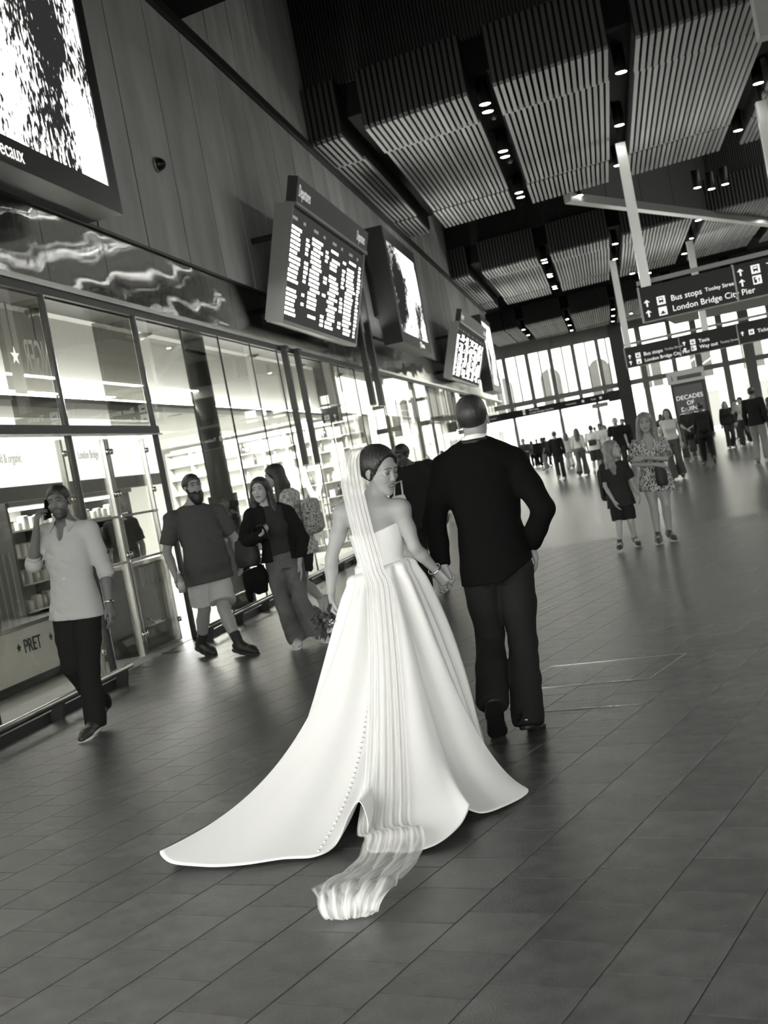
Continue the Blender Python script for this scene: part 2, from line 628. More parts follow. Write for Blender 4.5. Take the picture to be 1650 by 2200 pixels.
# small fixings in the channel
for (x, y) in ((-1.27, 28.0), (-1.27, 32.6)):
    d = thing('smoke_detector', 'small grey detector in the dark ceiling channel between downlights', 'detector', (x, y, ZC+.35), 0, 'ceiling detectors')
    MB().lathe([(.06, .15), (.07, .0), (.05, -.03), (.01, -.04)], (0, 0, 0), 12).build('body', m_alum, d, True)
    MB().box(-.09, .09, -.012, .012, .03, .05).build('bracket', m_alum, d)

# diagonal beam and bulkhead on the right
bd = struct(MB().hexa([(.1, 36.8, 8.2), (14, 63.6, 8.2), (13.8, 63.9, 8.2), (-.1, 37.1, 8.2), (.1, 36.8, 8.45), (14, 63.6, 8.45), (13.8, 63.9, 8.45), (-.1, 37.1, 8.45)]).build('trim_3', m_alum))
dv = Vector((13.9, 26.8, 0)).normalized()
for k in range(12):
    a = Vector((0.0, 37.0, 0))+dv*(k*2.5+.02)
    b = Vector((0.0, 37.0, 0))+dv*(k*2.5+2.48)
    n = Vector((dv.y, -dv.x, 0))*.03
    P = [a-n, b-n, b+n, a+n]
    MB().hexa([(p.x, p.y, 8.46) for p in P]+[(p.x, p.y, 12.15) for p in P]).build('bulkhead_panel', mat('bulkhead_dark', .055, .6), bd)
# pale block where the ceiling meets the right-hand structure
struct(MB().box(3.70, 9, 22.55, 22.95, 7.62, 12.2).build('trim_4', m_light))
# pale soffit sloping down on the right near the far end
struct(MB().hexa([(3.2, 66, 7.0), (16, 58, 7.0), (16, 72, 6.6), (4.6, 72, 6.6), (3.2, 66, 7.6), (16, 58, 7.6), (16, 72, 7.6), (4.6, 72, 7.6)]).build('trim_5', m_light))
# added lamps out of view, meant as bright lines reflected in the steel fascia
for (x, ya, yb) in ((7.6, 20, 60), (9.2, 20, 60), (10.9, 20, 60)):
    t_ = thing('added_linear_lamp', 'long white linear lamp added out of view to reflect in the steel fascia', 'light', (x, ya, 11.9), 0, 'added linear lamps')
    MB().box(-.09, .09, 0, yb-ya, .02, .12).build('body', m_alum, t_)
    MB().box(-.07, .07, 0, yb-ya, 0, .02).build('diffuser', emat('added_linear_glow', 12.), t_)
    for k in range(6):
        MB().tube([(0, 1+k*(yb-ya-2)/5, .12), (0, 1+k*(yb-ya-2)/5, .3)], .012, 5).build('hanger', m_dark, t_)
# added glowing strips outside the frame, low on the right, brightening wall and floor
for (x, ya, yb) in ((10.4, 10, 62), (12.8, 8, 62)):
    t_ = thing('added_pendant_lamp', 'long white pendant lamp added out of view on the right to brighten the wall', 'light', (x, ya, 7.4), 0, 'added pendant lamps')
    MB().box(-.13, .13, 0, yb-ya, .02, .14).build('body', m_alum, t_)
    MB().box(-.11, .11, 0, yb-ya, 0, .02).build('diffuser', emat('added_pendant_glow', 44.), t_)
    for k in range(6):
        MB().tube([(0, 1+k*(yb-ya-2)/5, .14), (0, 1+k*(yb-ya-2)/5, 4.8)], .012, 5).build('hanger', m_dark, t_)
# wall behind the camera out of view, its opening sized to set the front light
wbk = struct(MB().box(-5.3, 16, -10.4, -10, 6.1, 12.3).build('wall_back', MATS['right_wall_grey'] if 'right_wall_grey' in MATS else mat('right_wall_grey', .16, .8)))
MB().box(-5.3, -3.5, -10.4, -10, 0, 6.1).build('pier', MATS['right_wall_grey'], wbk)
MB().box(10.0, 16, -10.4, -10, 0, 6.1).build('pier', MATS['right_wall_grey'], wbk)
# unseen lamps added above the signs to brighten the slats
lamp_area('added_sign_fill', (2.4, 31.0, 4.95), 3.0, 150, (math.radians(180), 0, math.atan(SKEW)), .14)
lamp_area('added_sign_fill', (3.4, 51.8, 4.9), 4.0, 260, (math.radians(180), 0, math.atan(SKEW)), .14)
# more unseen fill lamps, added at the fascia ledge and aimed at the slats
for k, y in enumerate((27., 34., 50., 57.)):
    lamp_area('added_ledge_fill', (-4.88, y, 4.75), 6.0, 170, (math.radians(180), math.radians(-38), math.radians(90)) if False else Vector((.62, 0, .78)).to_track_quat('-Z', 'Y').to_euler(), .12, math.radians(100))
# right-hand wall outside the picture and the far return
struct(MB().box(-9.2, -8.8, 61, 87, 0, 12.3).build('wall_far_left', m_light))
struct(MB().box(-8.8, -5.1, 61, 61.4, 3.7, 12.3).build('wall_return', m_light))
struct(MB().box(15.5, 16, -10, 87, 0, 12.3).build('wall_right', mat('right_wall_grey', .16, .8)))

# ---- glazed end wall
gw = struct(MB().box(-7.5, 16, 86.0, 86.5, 8.25, 12.3).build('window_1', m_light))
MB().box(-7.5, 1.1, 85.98, 86.3, 7.62, 8.26).build('lintel', m_light, gw)
MB().box(2.0, 16, 85.98, 86.3, 7.9, 8.26).build('lintel', m_light, gw)
MB().box(-7.5, 16, 86.0, 86.25, 4.15, 4.5).build('transom', m_mull, gw)
MB().box(1.9, 16, 86.0, 86.25, 5.9, 6.15).build('transom', m_mull, gw)
for x in (-6.26, -4.67, -3.07, -1.49, .15):
    MB().box(x-.13, x+.13, 85.7, 86.3, 3.5, 8.3).build('mullion', m_mull, gw)
for x in (-5.45, -3.85, -2.25, -.65, .75):
    MB().box(x-.05, x+.05, 86.1, 86.3, 4.5, 7.62).build('glazing_bar', m_alum, gw)
for x in (-6.26, -3.07, -.5):
    MB().box(x-.1, x+.1, 85.9, 86.2, 0, 3.5).build('door_post', m_mull, gw)
MB().box(1.05, 1.95, 85.3, 86.3, 0, 8.4).build('column', mat('column_dark', .10, .5), gw)
for x, wd in ((2.95, .38), (5.0, .3), (6.6, .42), (8.3, .42), (9.9, .7), (11.6, .4), (13.4, .4)):
    MB().box(x-wd/2, x+wd/2, 85.8, 86.3, 0, 7.9).build('mullion', m_mull, gw)
m_pane = glassmat('pane_glass', .95)
xs = [-7.4, -6.26, -4.67, -3.07, -1.49, .15, 1.05]
for a, b in zip(xs[:-1], xs[1:]):
    MB().box(a+.1, b-.1, 86.12, 86.14, 4.5, 7.62).build('pane', m_pane, gw)
    MB().box(a+.1, b-.1, 86.12, 86.14, 3.55, 4.15).build('pane', m_pane, gw)
xs = [1.95, 2.95, 5.0, 6.6, 8.3, 9.9, 11.6, 13.4]
for a, b in zip(xs[:-1], xs[1:]):
    MB().box(a+.15, b-.15, 86.12, 86.14, .1, 7.9).build('pane', m_pane, gw)
# wayfinding band over the doors
sb = thing('wayfinding_band', 'long dark sign band running over the glazed entrance doors', 'sign', (0, 0, 0))
MB().box(-8.0, .3, 85.2, 85.6, 3.42, 3.92).build('panel', m_dark, sb)
MB().box(.3, 1.05, 85.4, 85.6, 3.3, 4.0).build('end_panel', mat('sign_grey', .06, .5), sb)
m_txt = emat('sign_lettering', 1.1)
m_txtd = emat('sign_lettering_dim', .55)
FX = (1, 0, 0)
text('lettering', 'London Bridge City Pier', .17, m_txtd, (-5.1, 85.18, 3.53), FX, (0, 0, 1), sb)
text('lettering', 'Bus stops', .17, m_txtd, (-5.1, 85.18, 3.73), FX, (0, 0, 1), sb)
text('lettering', 'Taxis', .17, m_txtd, (-.9, 85.18, 3.62), FX, (0, 0, 1), sb)
text('lettering', 'Tooley Street', .13, m_txtd, (-2.6, 85.18, 3.62), FX, (0, 0, 1), sb)
for x, z in ((-5.55, 3.53), (-5.55, 3.73), (-.3, 3.6), (-1.5, 3.6)):
    MB().box(x, x+.16, 85.17, 85.19, z, z+.16).build('pictogram', m_txtd, sb)
# bright notice under the band
nt_ = thing('notice_board', 'small pale notice panel hanging under the entrance sign band', 'sign', (-.35, 85.3, 3.05))
MB().box(-.55, .55, -.03, .03, 0, .3).build('panel', m_light, nt_)
MB().box(-.5, .5, -.04, -.03, .06, .24).build('face', m_white, nt_)

# ---- outside: pale building with arched windows across the street
ob = thing('pale_building', 'pale stone building with tall arched windows across the street', 'building', (0, 118, 0))
MB().box(-26, 26, 0, 8, 0, 17).build('wall', mat('pale_stone', .75, .8, noise=.08), ob)
m_win = mat('dark_window', .06, .3)
def arch(x, z0, z1, wd, par):
    pts = [(x-wd, 0, z0), (x+wd, 0, z0)]
    for k in range(13):
        a = math.pi*k/12
        pts.append((x+wd*math.cos(a), 0, z1+wd*math.sin(a)))
    o = MB()
    o.prism(pts, (0, -.02, 0), (0, .1, 0))
    wn = o.build('window', m_win, par)
    o = MB()
    path = [(x+(wd+.1), -.05, z0)]+[(x+(wd+.1)*math.cos(math.pi*k/12), -.05, z1+(wd+.1)*math.sin(math.pi*k/12)) for k in range(13)]+[(x-wd-.1, -.05, z0)]
    o.tube(path, .1, 6)
    o.build('surround', m_white, wn)
    MB().box(x-.05, x+.05, -.06, 0, z0, z1+wd).build('glazing_bar', m_white, wn)
for k in range(-3, 6):
    arch(-4.55+k*4.6, 4.6, 7.2, .95, ob)
    MB().box(-4.55+k*4.6-1.1, -4.55+k*4.6+1.1, -.12, 0, .0, 3.2).build('shop_opening', mat('shop_grey', .2, .6), ob)
MB().box(-26, 26, -.3, 0, 3.4, 3.8).build('cornice', m_white, ob)

# ---- hanging signs on square posts
def hang_sign(y0, xs, z0, z1, rows, post_x, pw, label, lit, tsz):
    s = thing('hanging_sign', label, 'sign', (xs[0], y0, z0))
    ox, oy = xs[0], y0
    def P(x, dy=0): return (x-ox, sk(x-ox)+dy)
    for a, b in zip(xs[:-1], xs[1:]):
        (ax, ay), (bx, by) = P(a+.025), P(b-.025)
        MB().hexa([(ax, ay, 0), (bx, by, 0), (bx, by+.14, 0), (ax, ay+.14, 0), (ax, ay, z1-z0), (bx, by, z1-z0), (bx, by+.14, z1-z0), (ax, ay+.14, z1-z0)]).build('panel', m_black, s)
    for a in xs:
        ax, ay = P(a)
        MB().box(ax-.022, ax+.022, ay-.03, ay+.15, -.02, z1-z0+.02).build('divider', m_alum, s)
    (ax, ay), (bx, by) = P(xs[0]), P(xs[-1])
    MB().hexa([(ax, ay, -.03), (bx, by, -.03), (bx, by+.14, -.03), (ax, ay+.14, -.03), (ax, ay, 0), (bx, by, 0), (bx, by+.14, 0), (ax, ay+.14, 0)]).build('bottom_rail', m_alum, s)
    MB().hexa([(ax, ay+.3, z1-z0+.1), (bx, by+.3, z1-z0+.1), (bx, by+.4, z1-z0+.1), (ax, ay+.4, z1-z0+.1), (ax, ay+.3, z1-z0+.2), (bx, by+.3, z1-z0+.2), (bx, by+.4, z1-z0+.2), (ax, ay+.4, z1-z0+.2)]).build('top_rail', m_alum, s)
    xd = Vector((1, SKEW, 0)).normalized()
    for (x, z, body, sz, m) in rows:
        px_, py_ = P(x)
        if body == '^':                                        # arrow
            a = MB()
            h = sz
            a.prism([(-.018, 0, 0), (.018, 0, 0), (.018, 0, h*.8), (-.018, 0, h*.8)], (0, 0, 0), (0, -.01, 0))
            a.prism([(0, 0, h), (-.07, 0, h*.62), (-.05, 0, h*.55), (0, 0, h*.82), (.05, 0, h*.55), (.07, 0, h*.62)], (0, 0, 0), (0, -.01, 0))
            o = a.build('arrow', m, s)
            o.location = (px_, py_-.006, z-z0)
            o.rotation_euler = (0, 0, math.atan(SKEW))
        elif body in ('[b]', '[p]', '[t]', '[w]', '[k]'):       # pictogram square with a dark symbol
            o = MB().box(0, sz, -.012, 0, 0, sz).build('pictogram', m, s)
            o.location = (px_, py_-.004, z-z0)
            o.rotation_euler = (0, 0, math.atan(SKEW))
            g = MB()
            if body == '[p]':
                g.prism([(sz*.12, 0, sz*.3), (sz*.25, 0, sz*.15), (sz*.75, 0, sz*.15), (sz*.88, 0, sz*.3)], (0, -.016, 0), (0, -.012, 0))
                g.box(sz*.35, sz*.65, -.016, -.012, sz*.3, sz*.5)
            elif body == '[w]':
                g.box(sz*.12, sz*.45, -.016, -.012, sz*.15, sz*.85)
                g.prism([(sz*.55, 0, sz*.5), (sz*.72, 0, sz*.75), (sz*.88, 0, sz*.5), (sz*.76, 0, sz*.5), (sz*.76, 0, sz*.2), (sz*.66, 0, sz*.2), (sz*.66, 0, sz*.5)], (0, -.016, 0), (0, -.012, 0))
            else:
                g.box(sz*.22, sz*.78, -.016, -.012, sz*.3, sz*.85)
                g.box(sz*.27, sz*.38, -.016, -.012, sz*.15, sz*.3)
                g.box(sz*.62, sz*.73, -.016, -.012, sz*.15, sz*.3)
            g.build('symbol', m_black, o)
            MB().box(sz*.3, sz*.7, -.02, -.016, sz*.55, sz*.75).build('symbol_window', m, o)
        else:
            text('lettering', body, sz, m, (px_, py_-.006, z-z0), xd, (0, 0, 1), s)
    for x in post_x:
        ax, ay = P(x, .2)
        p = MB().box(ax-pw/2, ax+pw/2, ay-pw/2, ay+pw/2, z1-z0-.05, ZC-z0-.15).build('post', mat('post_pale_metal', .72, .3, metal=.35), s)
        MB().box(ax-.04, ax+.04, ay-.04, ay+.04, ZC-z0-.15, ZC-z0+.5).build('hanger', m_black, p)
    return s
T = m_txt
hang_sign(31.0, (1.27, 3.47, 5.75), 3.87, 4.70, [
    (1.42, 4.21, '^', .17, T), (1.66, 4.19, '[b]', .2, T), (1.98, 4.22, 'Bus stops', .195, T), (2.78, 4.25, 'Tooley Street', .13, T),
    (1.42, 3.96, '^', .17, T), (1.66, 3.93, '[p]', .2, T), (1.98, 3.97, 'London Bridge City Pier', .200, T),
    (3.62, 4.42, '^', .17, T), (3.86, 4.40, '[t]', .2, T), (4.2, 4.44, 'Taxis', .205, T),
    (3.62, 4.17, '^', .17, T), (3.86, 4.15, '[w]', .2, T), (4.2, 4.19, 'Way out', .205, T)],
    (1.48, 4.72), .24, 'large black hanging sign with bus stops and pier lettering, on square steel posts', 1, .2)
hang_sign(52.0, (1.15, 3.32, 5.55, 7.8), 3.80, 4.62, [
    (1.32, 4.14, '^', .17, T), (1.56, 4.12, '[b]', .2, T), (1.88, 4.15, 'Bus stops', .205, T), (2.72, 4.18, 'Tooley Street', .13, m_txtd),
    (1.32, 3.89, '^', .17, T), (1.56, 3.87, '[p]', .2, T), (1.88, 3.90, 'London Bridge City Pier', .19, T),
    (3.5, 4.2, '^', .17, T), (3.74, 4.18, '[t]', .2, T), (4.06, 4.2, 'Taxis', .205, T),
    (3.5, 3.95, '^', .17, T), (3.74, 3.93, '[w]', .2, T), (4.06, 3.96, 'Way out', .205, T), (4.85, 3.98, 'Tooley Street', .13, m_txtd),
    (5.72, 4.1, '^', .17, T), (5.96, 4.08, '[k]', .2, T), (6.28, 4.1, 'Ticket machines', .2, T)],
    (1.33, 4.4), .26, 'further black hanging sign with a ticket machines panel, beyond the larger sign', 1, .2)
# ================================================================== SHOPFRONT (left, under the fascia)
m_shopfl = mat('shop_floor_pale', .42, .35, noise=.1, nscale=4)
m_shopw = mat('shop_white', .78, .7)
m_glass = glassmat('shop_glass', .93, 1.45)
m_fin = glassmat('tinted_fin_glass', .5, 1.5)
m_chrome = mat('chrome', .8, .12, metal=1.)
GY0, GY1 = 4.2, 60.0
struct(MB().box(-13, -5.03, 3.5, 61, -.2, -.001).build('floor', m_shopfl))
wb = struct(MB().box(-12.3, -12, 3.5, 61, 0, 3.9).build('wall_shop_back', m_shopw))
struct(MB().box(-12, -5.06, 3.4, 3.7, 0, 3.9).build('wall_shop_end', m_shopw))
struct(MB().box(-5.75, -5.06, 3.5, 61, 3.80, 3.9).build('ceiling_shop_front', mat('shop_soffit', .5, .7)))
struct(MB().box(-12, -5.76, 3.5, 61, 2.86, 2.95).build('ceiling_shop', m_shopw))
bk = struct(MB().box(-5.78, -5.72, 3.5, 25.2, 2.84, 3.82).build('wall_bulkhead', mat('bulkhead_grey', .5, .7)))
MB().box(-5.76, -5.48, 3.5, 25.2, 2.80, 2.84).build('ledge', m_light, bk)
led = thing('cove_light', 'long glowing strip light along the shop bulkhead ledge', 'light', (-5.51, 4.2, 2.845))
MB().box(-.02, .02, 0, 20.8, 0, .02).build('diffuser', emat('cove_strip', 65.), led)
MB().box(-.03, .03, 0, 20.8, -.004, 0).build('channel', m_alum, led)

# shop interior ceiling lamps (the shops' own lighting)
for k, (x, y) in enumerate(((-7.4, 10.5), (-7.4, 14.5), (-8.2, 19), (-8.2, 23.0), (-7.0, 30), (-7.0, 36), (-7.0, 43), (-7.0, 52))):
    lamp_area('shop_ceiling_lamp', (x, y, 2.8), 2.2, 200 if y < 17 else (420 if y < 27 else 700), (0, 0, 0), 2.6)
m_dl2 = emat('shop_downlight', 9.)
sd = None
for k, (x, y) in enumerate(((-6.0, 9.5), (-6.0, 11.5), (-6.1, 13.6), (-6.0, 15.4), (-6.2, 17.5), (-6.2, 19.6), (-6.3, 21.5), (-6.2, 29.), (-6.0, 31.5), (-5.8, 34.), (-5.7, 37), (-5.7, 40))):
    t = thing('recessed_lamp', 'small round recessed lamp in the shop ceiling behind the glass', 'light', (x, y, 2.86), 0, 'recessed shop ceiling lamps')
    MB().lathe([(.09, .01), (.11, 0), (.11, -.008), (.085, -.008)], n=16).build('rim', m_white, t, True)
    MB().lathe([(.001, -.004), (.085, -.004), (.085, .004), (.001, .004)], n=16).build('lens', m_dl2, t)
# track spots under the front soffit
for (x, y) in ((-5.35, 11.6), (-5.4, 14.7), (-5.35, 19.3), (-5.35, 22.4), (-5.4, 26.0)):
    t = thing('spotlight', 'small swivel spotlight under the front soffit of the glazed shop', 'light', (x, y, 3.8), .4, 'swivel shop spotlights')
    MB().box(-.05, .05, -.05, .05, -.03, 0).build('base', m_black, t)
    MB().tube([(0, 0, -.03), (0, 0, -.09)], .012, 6).build('stem', m_black, t)
    MB().tube([(.09, .03, -.075), (-.07, -.02, -.14)], [.04, .045], 12).build('head', m_alum, t, True)

# glazing line
gl = struct(MB().box(-5.05, -4.97, GY0, 11.02, .0, .06).build('window_2', m_dark))
MB().box(-5.05, -4.97, 13.4, GY1, .0, .06).build('bottom_channel', m_dark, gl)
joints = [4.2, 5.72, 7.25, 8.8]+[13.37+1.53*k for k in range(31)]
def pane(y0, y1, z0, z1, par=gl, x=-5.0):
    return MB().box(x-.006, x+.006, y0+.006, y1-.006, z0, z1).build('pane', m_glass, par)
for a, b in ((4.2, 5.72), (5.72, 7.25), (7.25, 8.8), (8.8, 11.02)):
    pane(a, b, .06, 3.74)
for k in range(30):
    pane(13.37+1.53*k, 13.37+1.53*(k+1), .06, 3.74)
pane(11.06, 12.2, 2.47, 3.74)
pane(12.2, 13.34, 2.47, 3.74)
for yj in [5.72, 7.25, 8.8]+[13.37+1.53*k for k in range(1, 31)]:
    MB().box(-5.012, -4.99, yj-.008, yj+.008, .06, 3.74).build('joint', m_dark, gl)
for yj in (11.05, 13.36):
    p = MB().box(-5.03, -4.985, yj-.028, yj+.028, 0, 3.76).build('post', m_dark, gl)
    MB().box(-5.025, -4.985, yj+.028, yj+.045, 0, 3.76).build('bright_edge', m_chrome, p)
    fn = MB().box(-5.5, -5.05, yj-.008, yj+.008, 2.47, 3.74).build('fin', m_fin, gl)
MB().box(-5.06, -4.96, 4.2, 13.4, 2.36, 2.45).build('door_head', m_dark, gl)
MB().box(-4.985, -4.93, 4.2, 13.4, 2.345, 2.362).build('head_edge', m_steel, gl)
# automatic glass door leaves with steel patch fittings
for n, (a, b) in enumerate(((11.1, 12.2), (12.22, 13.3))):
    d = struct(MB().box(-5.16, -5.14, a, b, .03, 2.34).build('door_%d' % (n+1), m_glass))
    for yy in (a+.03, b-.03):
        MB().box(-5.175, -5.125, yy-.022, yy+.022, .02, 2.34).build('stile', m_steel, d)
        for z in (.25, 1.1, 1.75, 2.2):
            q = MB().tube([(-5.12, yy, z), (-5.09, yy, z)], .03, 12).build('patch_fitting', m_chrome, d, True)
    for z in (1.02, 1.5):
        MB().box(-5.14, -5.11, a+.02, b-.02, z, z+.025).build('crash_bar', m_steel, d)
# low kick rails in front of the glass
def kick_rail(y0, y1, label):
    t = thing('kick_rail', label, 'rail', (-4.58, y0, 0))
    L = y1-y0
    MB().tube([(0, 0, .16), (0, L, .16)], .026, 10).build('tube', m_steel, t, True)
    MB().box(-.16, -.12, 0, L, 0, .075).build('kerb', m_dark, t)
    n = int(L/1.15)
    for k in range(n+1):
        y = .12+k*(L-.24)/max(1, n)
        MB().hexa([(-.15, y-.02, 0), (-.02, y-.02, 0), (-.02, y+.02, 0), (-.15, y+.02, 0), (-.07, y-.02, .145), (.01, y-.02, .145), (.01, y+.02, .145), (-.07, y+.02, .145)]).build('foot', m_dark, t)
kick_rail(5.0, 10.5, 'low steel kick rail ending at the cafe doorway beside the man on the phone')
kick_rail(12.7, 30.0, 'low steel kick rail running past the shop windows behind the walking people')

# ---- cafe
mn = thing('menu_band', 'glowing white menu fascia over the cafe display', 'sign', (-6.42, 7, 2.05))
MB().box(-.06, 0, 0, 10.0, 0, .78).build('panel', emat('menu_glow', 1.6), mn)
MB().box(-.08, .03, 0, 10.0, -.16, 0).build('bottom_rail', m_dark, mn)
m_mtxt = emat('menu_text', .62)
for (yy, tx, sz) in ((4.9, 'natural food & organic', .15), (7.35, 'London Bridge', .15)):
    text('lettering', tx, sz, m_mtxt, (.004, yy, .27), (0, 1, 0), (0, 0, 1), mn, width=.7)
star = [(0, math.cos(math.pi/2+k*math.pi/5)*(.09 if k % 2 == 0 else .036), math.sin(math.pi/2+k*math.pi/5)*(.09 if k % 2 == 0 else .036)) for k in range(10)]
def star_mesh(parent, loc, m, s=1., name='star'):
    o = MB()
    o.prism([(0, p[1]*s, p[2]*s) for p in star], (0, 0, 0), (.004, 0, 0))
    return o.build(name, m, parent, loc=loc)
star_mesh(mn, (.003, 7.2, .34), m_mtxt, .6)
# counter front with the cafe's name
ct = thing('service_counter', 'low white cafe counter with dark star and name lettering', 'counter', (-6.3, 8.6, 0))
MB().box(-.3, .3, 0, 3.6, .1, .60).build('front', m_white, ct)
MB().box(-.27, .27, .02, 3.58, 0, .1).build('plinth', m_black, ct)
MB().box(-.33, .33, -.03, 3.63, .60, .64).build('worktop', m_steel, ct)
text('lettering', 'PRET', .2, m_black, (.306, 2.68, .35), (0, 1, 0), (0, 0, 1), ct, width=.85)
star_mesh(ct, (.304, 2.58, .42), m_black, .5)
star_mesh(ct, (.304, 3.28, .42), m_black, .5)
bs = thing('wire_basket', 'dark wire basket of snacks on the cafe counter', 'basket', (-6.2, 10.75, .64))
for z in (.02, .2):
    MB().tube([(-.15, -.25, z), (.15, -.25, z), (.15, .25, z), (-.15, .25, z), (-.15, -.25, z)], .008, 6).build('ring', m_black, bs)
wr = MB()
for k in range(11):
    wr.tube([(.15, -.25+k*.05, .02), (.15, -.25+k*.05, .2)], .004, 4)
tag(wr.build('wires', m_black, bs), kind='stuff')
MB().bevbox(-.13, .13, -.23, .23, .01, .15, .03).build('contents', mat('snack_dark', .06, .7), bs)
# mirror-written cafe name and star: glowing letters stand in for a reflection
nm = thing('cafe_name_reflection', 'faint reversed cafe lettering and star, a reflection modelled behind the upper glass', 'sign', (-5.3, 10.82, 3.02))
m_glow = emat('name_reflection_glow', 1.3)
star_mesh(nm, (0, .08, .16), m_glow, 1.0)
text('lettering', 'NGER', .50, m_glow, (0, .28, 0), (0, -1, 0), (0, 0, 1), nm, align='RIGHT', width=.42)
MB().tube([(0, .08, .25), (0, .08, .77)], .006, 5).build('hanger', m_dark, nm)
MB().tube([(0, .6, .35), (0, .6, .77)], .006, 5).build('hanger', m_dark, nm)
# fridges / display cases along the cafe wall
def display_case(y0, y1, label, bright, seed):
    r = random.Random(seed)
    t = thing('display_case', label, 'cabinet', (-7.2, y0, 0))
    L = y1-y0
    MB().box(-.5, -.42, 0, L, 0, 1.9).build('back', m_shopw if bright else mat('case_grey', .18, .5), t)
    MB().box(-.45, .3, 0, .05, 0, 1.9).build('side', m_dark, t)
    MB().box(-.45, .3, L-.05, L, 0, 1.9).build('side', m_dark, t)
    MB().box(-.45, .35, 0, L, 1.86, 1.98).build('canopy', m_dark, t)
    MB().box(-.45, .35, 0, L, 0, .35).build('base', m_dark, t)
    for z in (.6, .92, 1.24, 1.56):
        MB().box(-.42, .28, .05, L-.05, z, z+.02).build('shelf', m_steel, t)
    if bright:
        MB().box(-.1, .1, .08, L-.08, 1.83, 1.855).build('tube_light', emat('case_light', 14.), t)
    # packs of food stand on the shelves as separate goods
    for z in (.37, .62, .94, 1.26, 1.58):
        y = .12
        while y < L-.2:
            wdt = r.uniform(.08, .13)
            h = r.uniform(.1, .18)
            p = thing('food_pack', 'small wrapped pack standing on the shelves of a cafe display case', 'package', (-7.2+.05, y0+y, z), 0, 'food packs in the cafe cases')
            mm = mat('pack_%d' % r.randrange(5), (.08, .2, .4, .6, .75)[r.randrange(5)], .5)
            MB().bevbox(-.05, .05, 0, wdt, 0, h, .012).build('wrapper', mm, p)
            MB().box(.05, .053, wdt*.2, wdt*.8, h*.25, h*.7).build('sticker', m_white, p)
            y += wdt+r.uniform(.02, .12)
    return t
display_case(13.2, 15.0, 'bright chilled display case behind the cafe doorway', True, 3)
display_case(15.3, 16.9, 'bright food display case beside the dark round pillar', True, 4)
display_case(9.6, 10.9, 'dim display case deep in the cafe near the counter', False, 5)
pw = struct(MB().box(-7.0, -6.85, 11.2, 13.1, 0, 2.05).build('wall_cafe_panel', mat('cafe_panel_grey', .16, .6)))
for k in range(12):
    MB().box(-6.85, -6.835, 11.28+k*.15, 11.31+k*.15, .1, 1.35).build('slat', m_alum, pw)
# dark litter unit just inside the doorway
lu = thing('litter_unit', 'dark waist-high litter unit with pale reflection stripes behind the door glass', 'bin', (-5.58, 12.75, 0))
MB().bevbox(-.3, .3, -.35, .95, .06, .95, .03).build('body', mat('unit_dark', .03, .35), lu)
MB().box(-.27, .27, -.32, .92, 0, .06).build('plinth', m_black, lu)
MB().box(-.33, .33, -.38, .98, .95, .99).build('top', m_steel, lu)
for k in range(8):
    MB().box(.30, .306, -.25+k*.15, -.24+k*.15, .7, .93).build('reflection_stripe', m_light, lu)  # pale strips stand in for reflected railings
hk = MB()
hk.tube([(.3, .0, .36), (.36, .0, .34), (.37, .02, .30), (.37, .2, .30)], .014, 8)
hk.build('handle', m_chrome, lu, True)
# dark round pillar with ribbed collar
cp = struct(MB().lathe([(.15, 0), (.15, 3.8)], (-5.27, 16.15, 0), 28).build('column_1', mat('pillar_dark', .02, .4), None, True))
rb = MB()
for k in range(36):
    a = 2*math.pi*k/36
    rb.tube([(-5.27+.19*math.cos(a), 16.15+.19*math.sin(a), 1.38), (-5.27+.19*math.cos(a), 16.15+.19*math.sin(a), 1.56)], .011, 5)
tag(rb.build('ribbed_collar', m_dark, cp), kind='stuff')
MB().lathe([(.19, .0), (.19, 1.38)], (-5.27, 16.15, 0), 28).build('casing', m_black, cp, True)

# ---- shelf wall of the bright shop, facing down the hall
sw = thing('shelf_wall', 'tall bright shelving full of bottles and boxes behind the shop glass', 'shelf', (-9.6, 26.0, 0))
MB().box(0, 4.45, .35, .42, 0, 2.8).build('back', mat('shelf_back', .8, .7), sw)
MB().box(0, 4.45, -.02, .36, 2.68, 2.74).build('top_board', m_mull, sw)
for k in range(9):
    MB().box(k*.55-.015, k*.55+.015, 0, .36, 0, 2.7).build('upright', m_mull, sw)
SZ = [.15, .48, .81, 1.14, 1.47, 1.80, 2.13, 2.42]
for z in SZ:
    MB().box(0, 4.45, .02, .36, z-.02, z).build('shelf', m_light, sw)
lamp_area('shelf_lamp', (-7.4, 25.2, 2.78), 3.2, 420, (math.radians(35), 0, 0), .3)
def bottle_mesh(h, r):
    return MB().lathe([(r*.9, 0), (r, .01), (r, h*.55), (r*.85, h*.64), (r*.35, h*.76), (r*.33, h)], n=8).mesh('glass', True)
bm = [bottle_mesh(.26, .042), bottle_mesh(.22, .05), bottle_mesh(.19, .036)]
capm = MB().lathe([(.018, 0), (.018, .02)], n=8).mesh('cap')
capm.materials.append(m_black)
bmat = [mat('bottle_%d' % i, g, .2) for i, g in enumerate((.03, .12, .35, .6))]
bmv = []
for i in range(3):
    for j in range(4):
        me = bm[i].copy()
        me.materials.append(bmat[j])
        bmv.append((me, (.26, .22, .19)[i]))
r = random.Random(5)
nb_ = 0
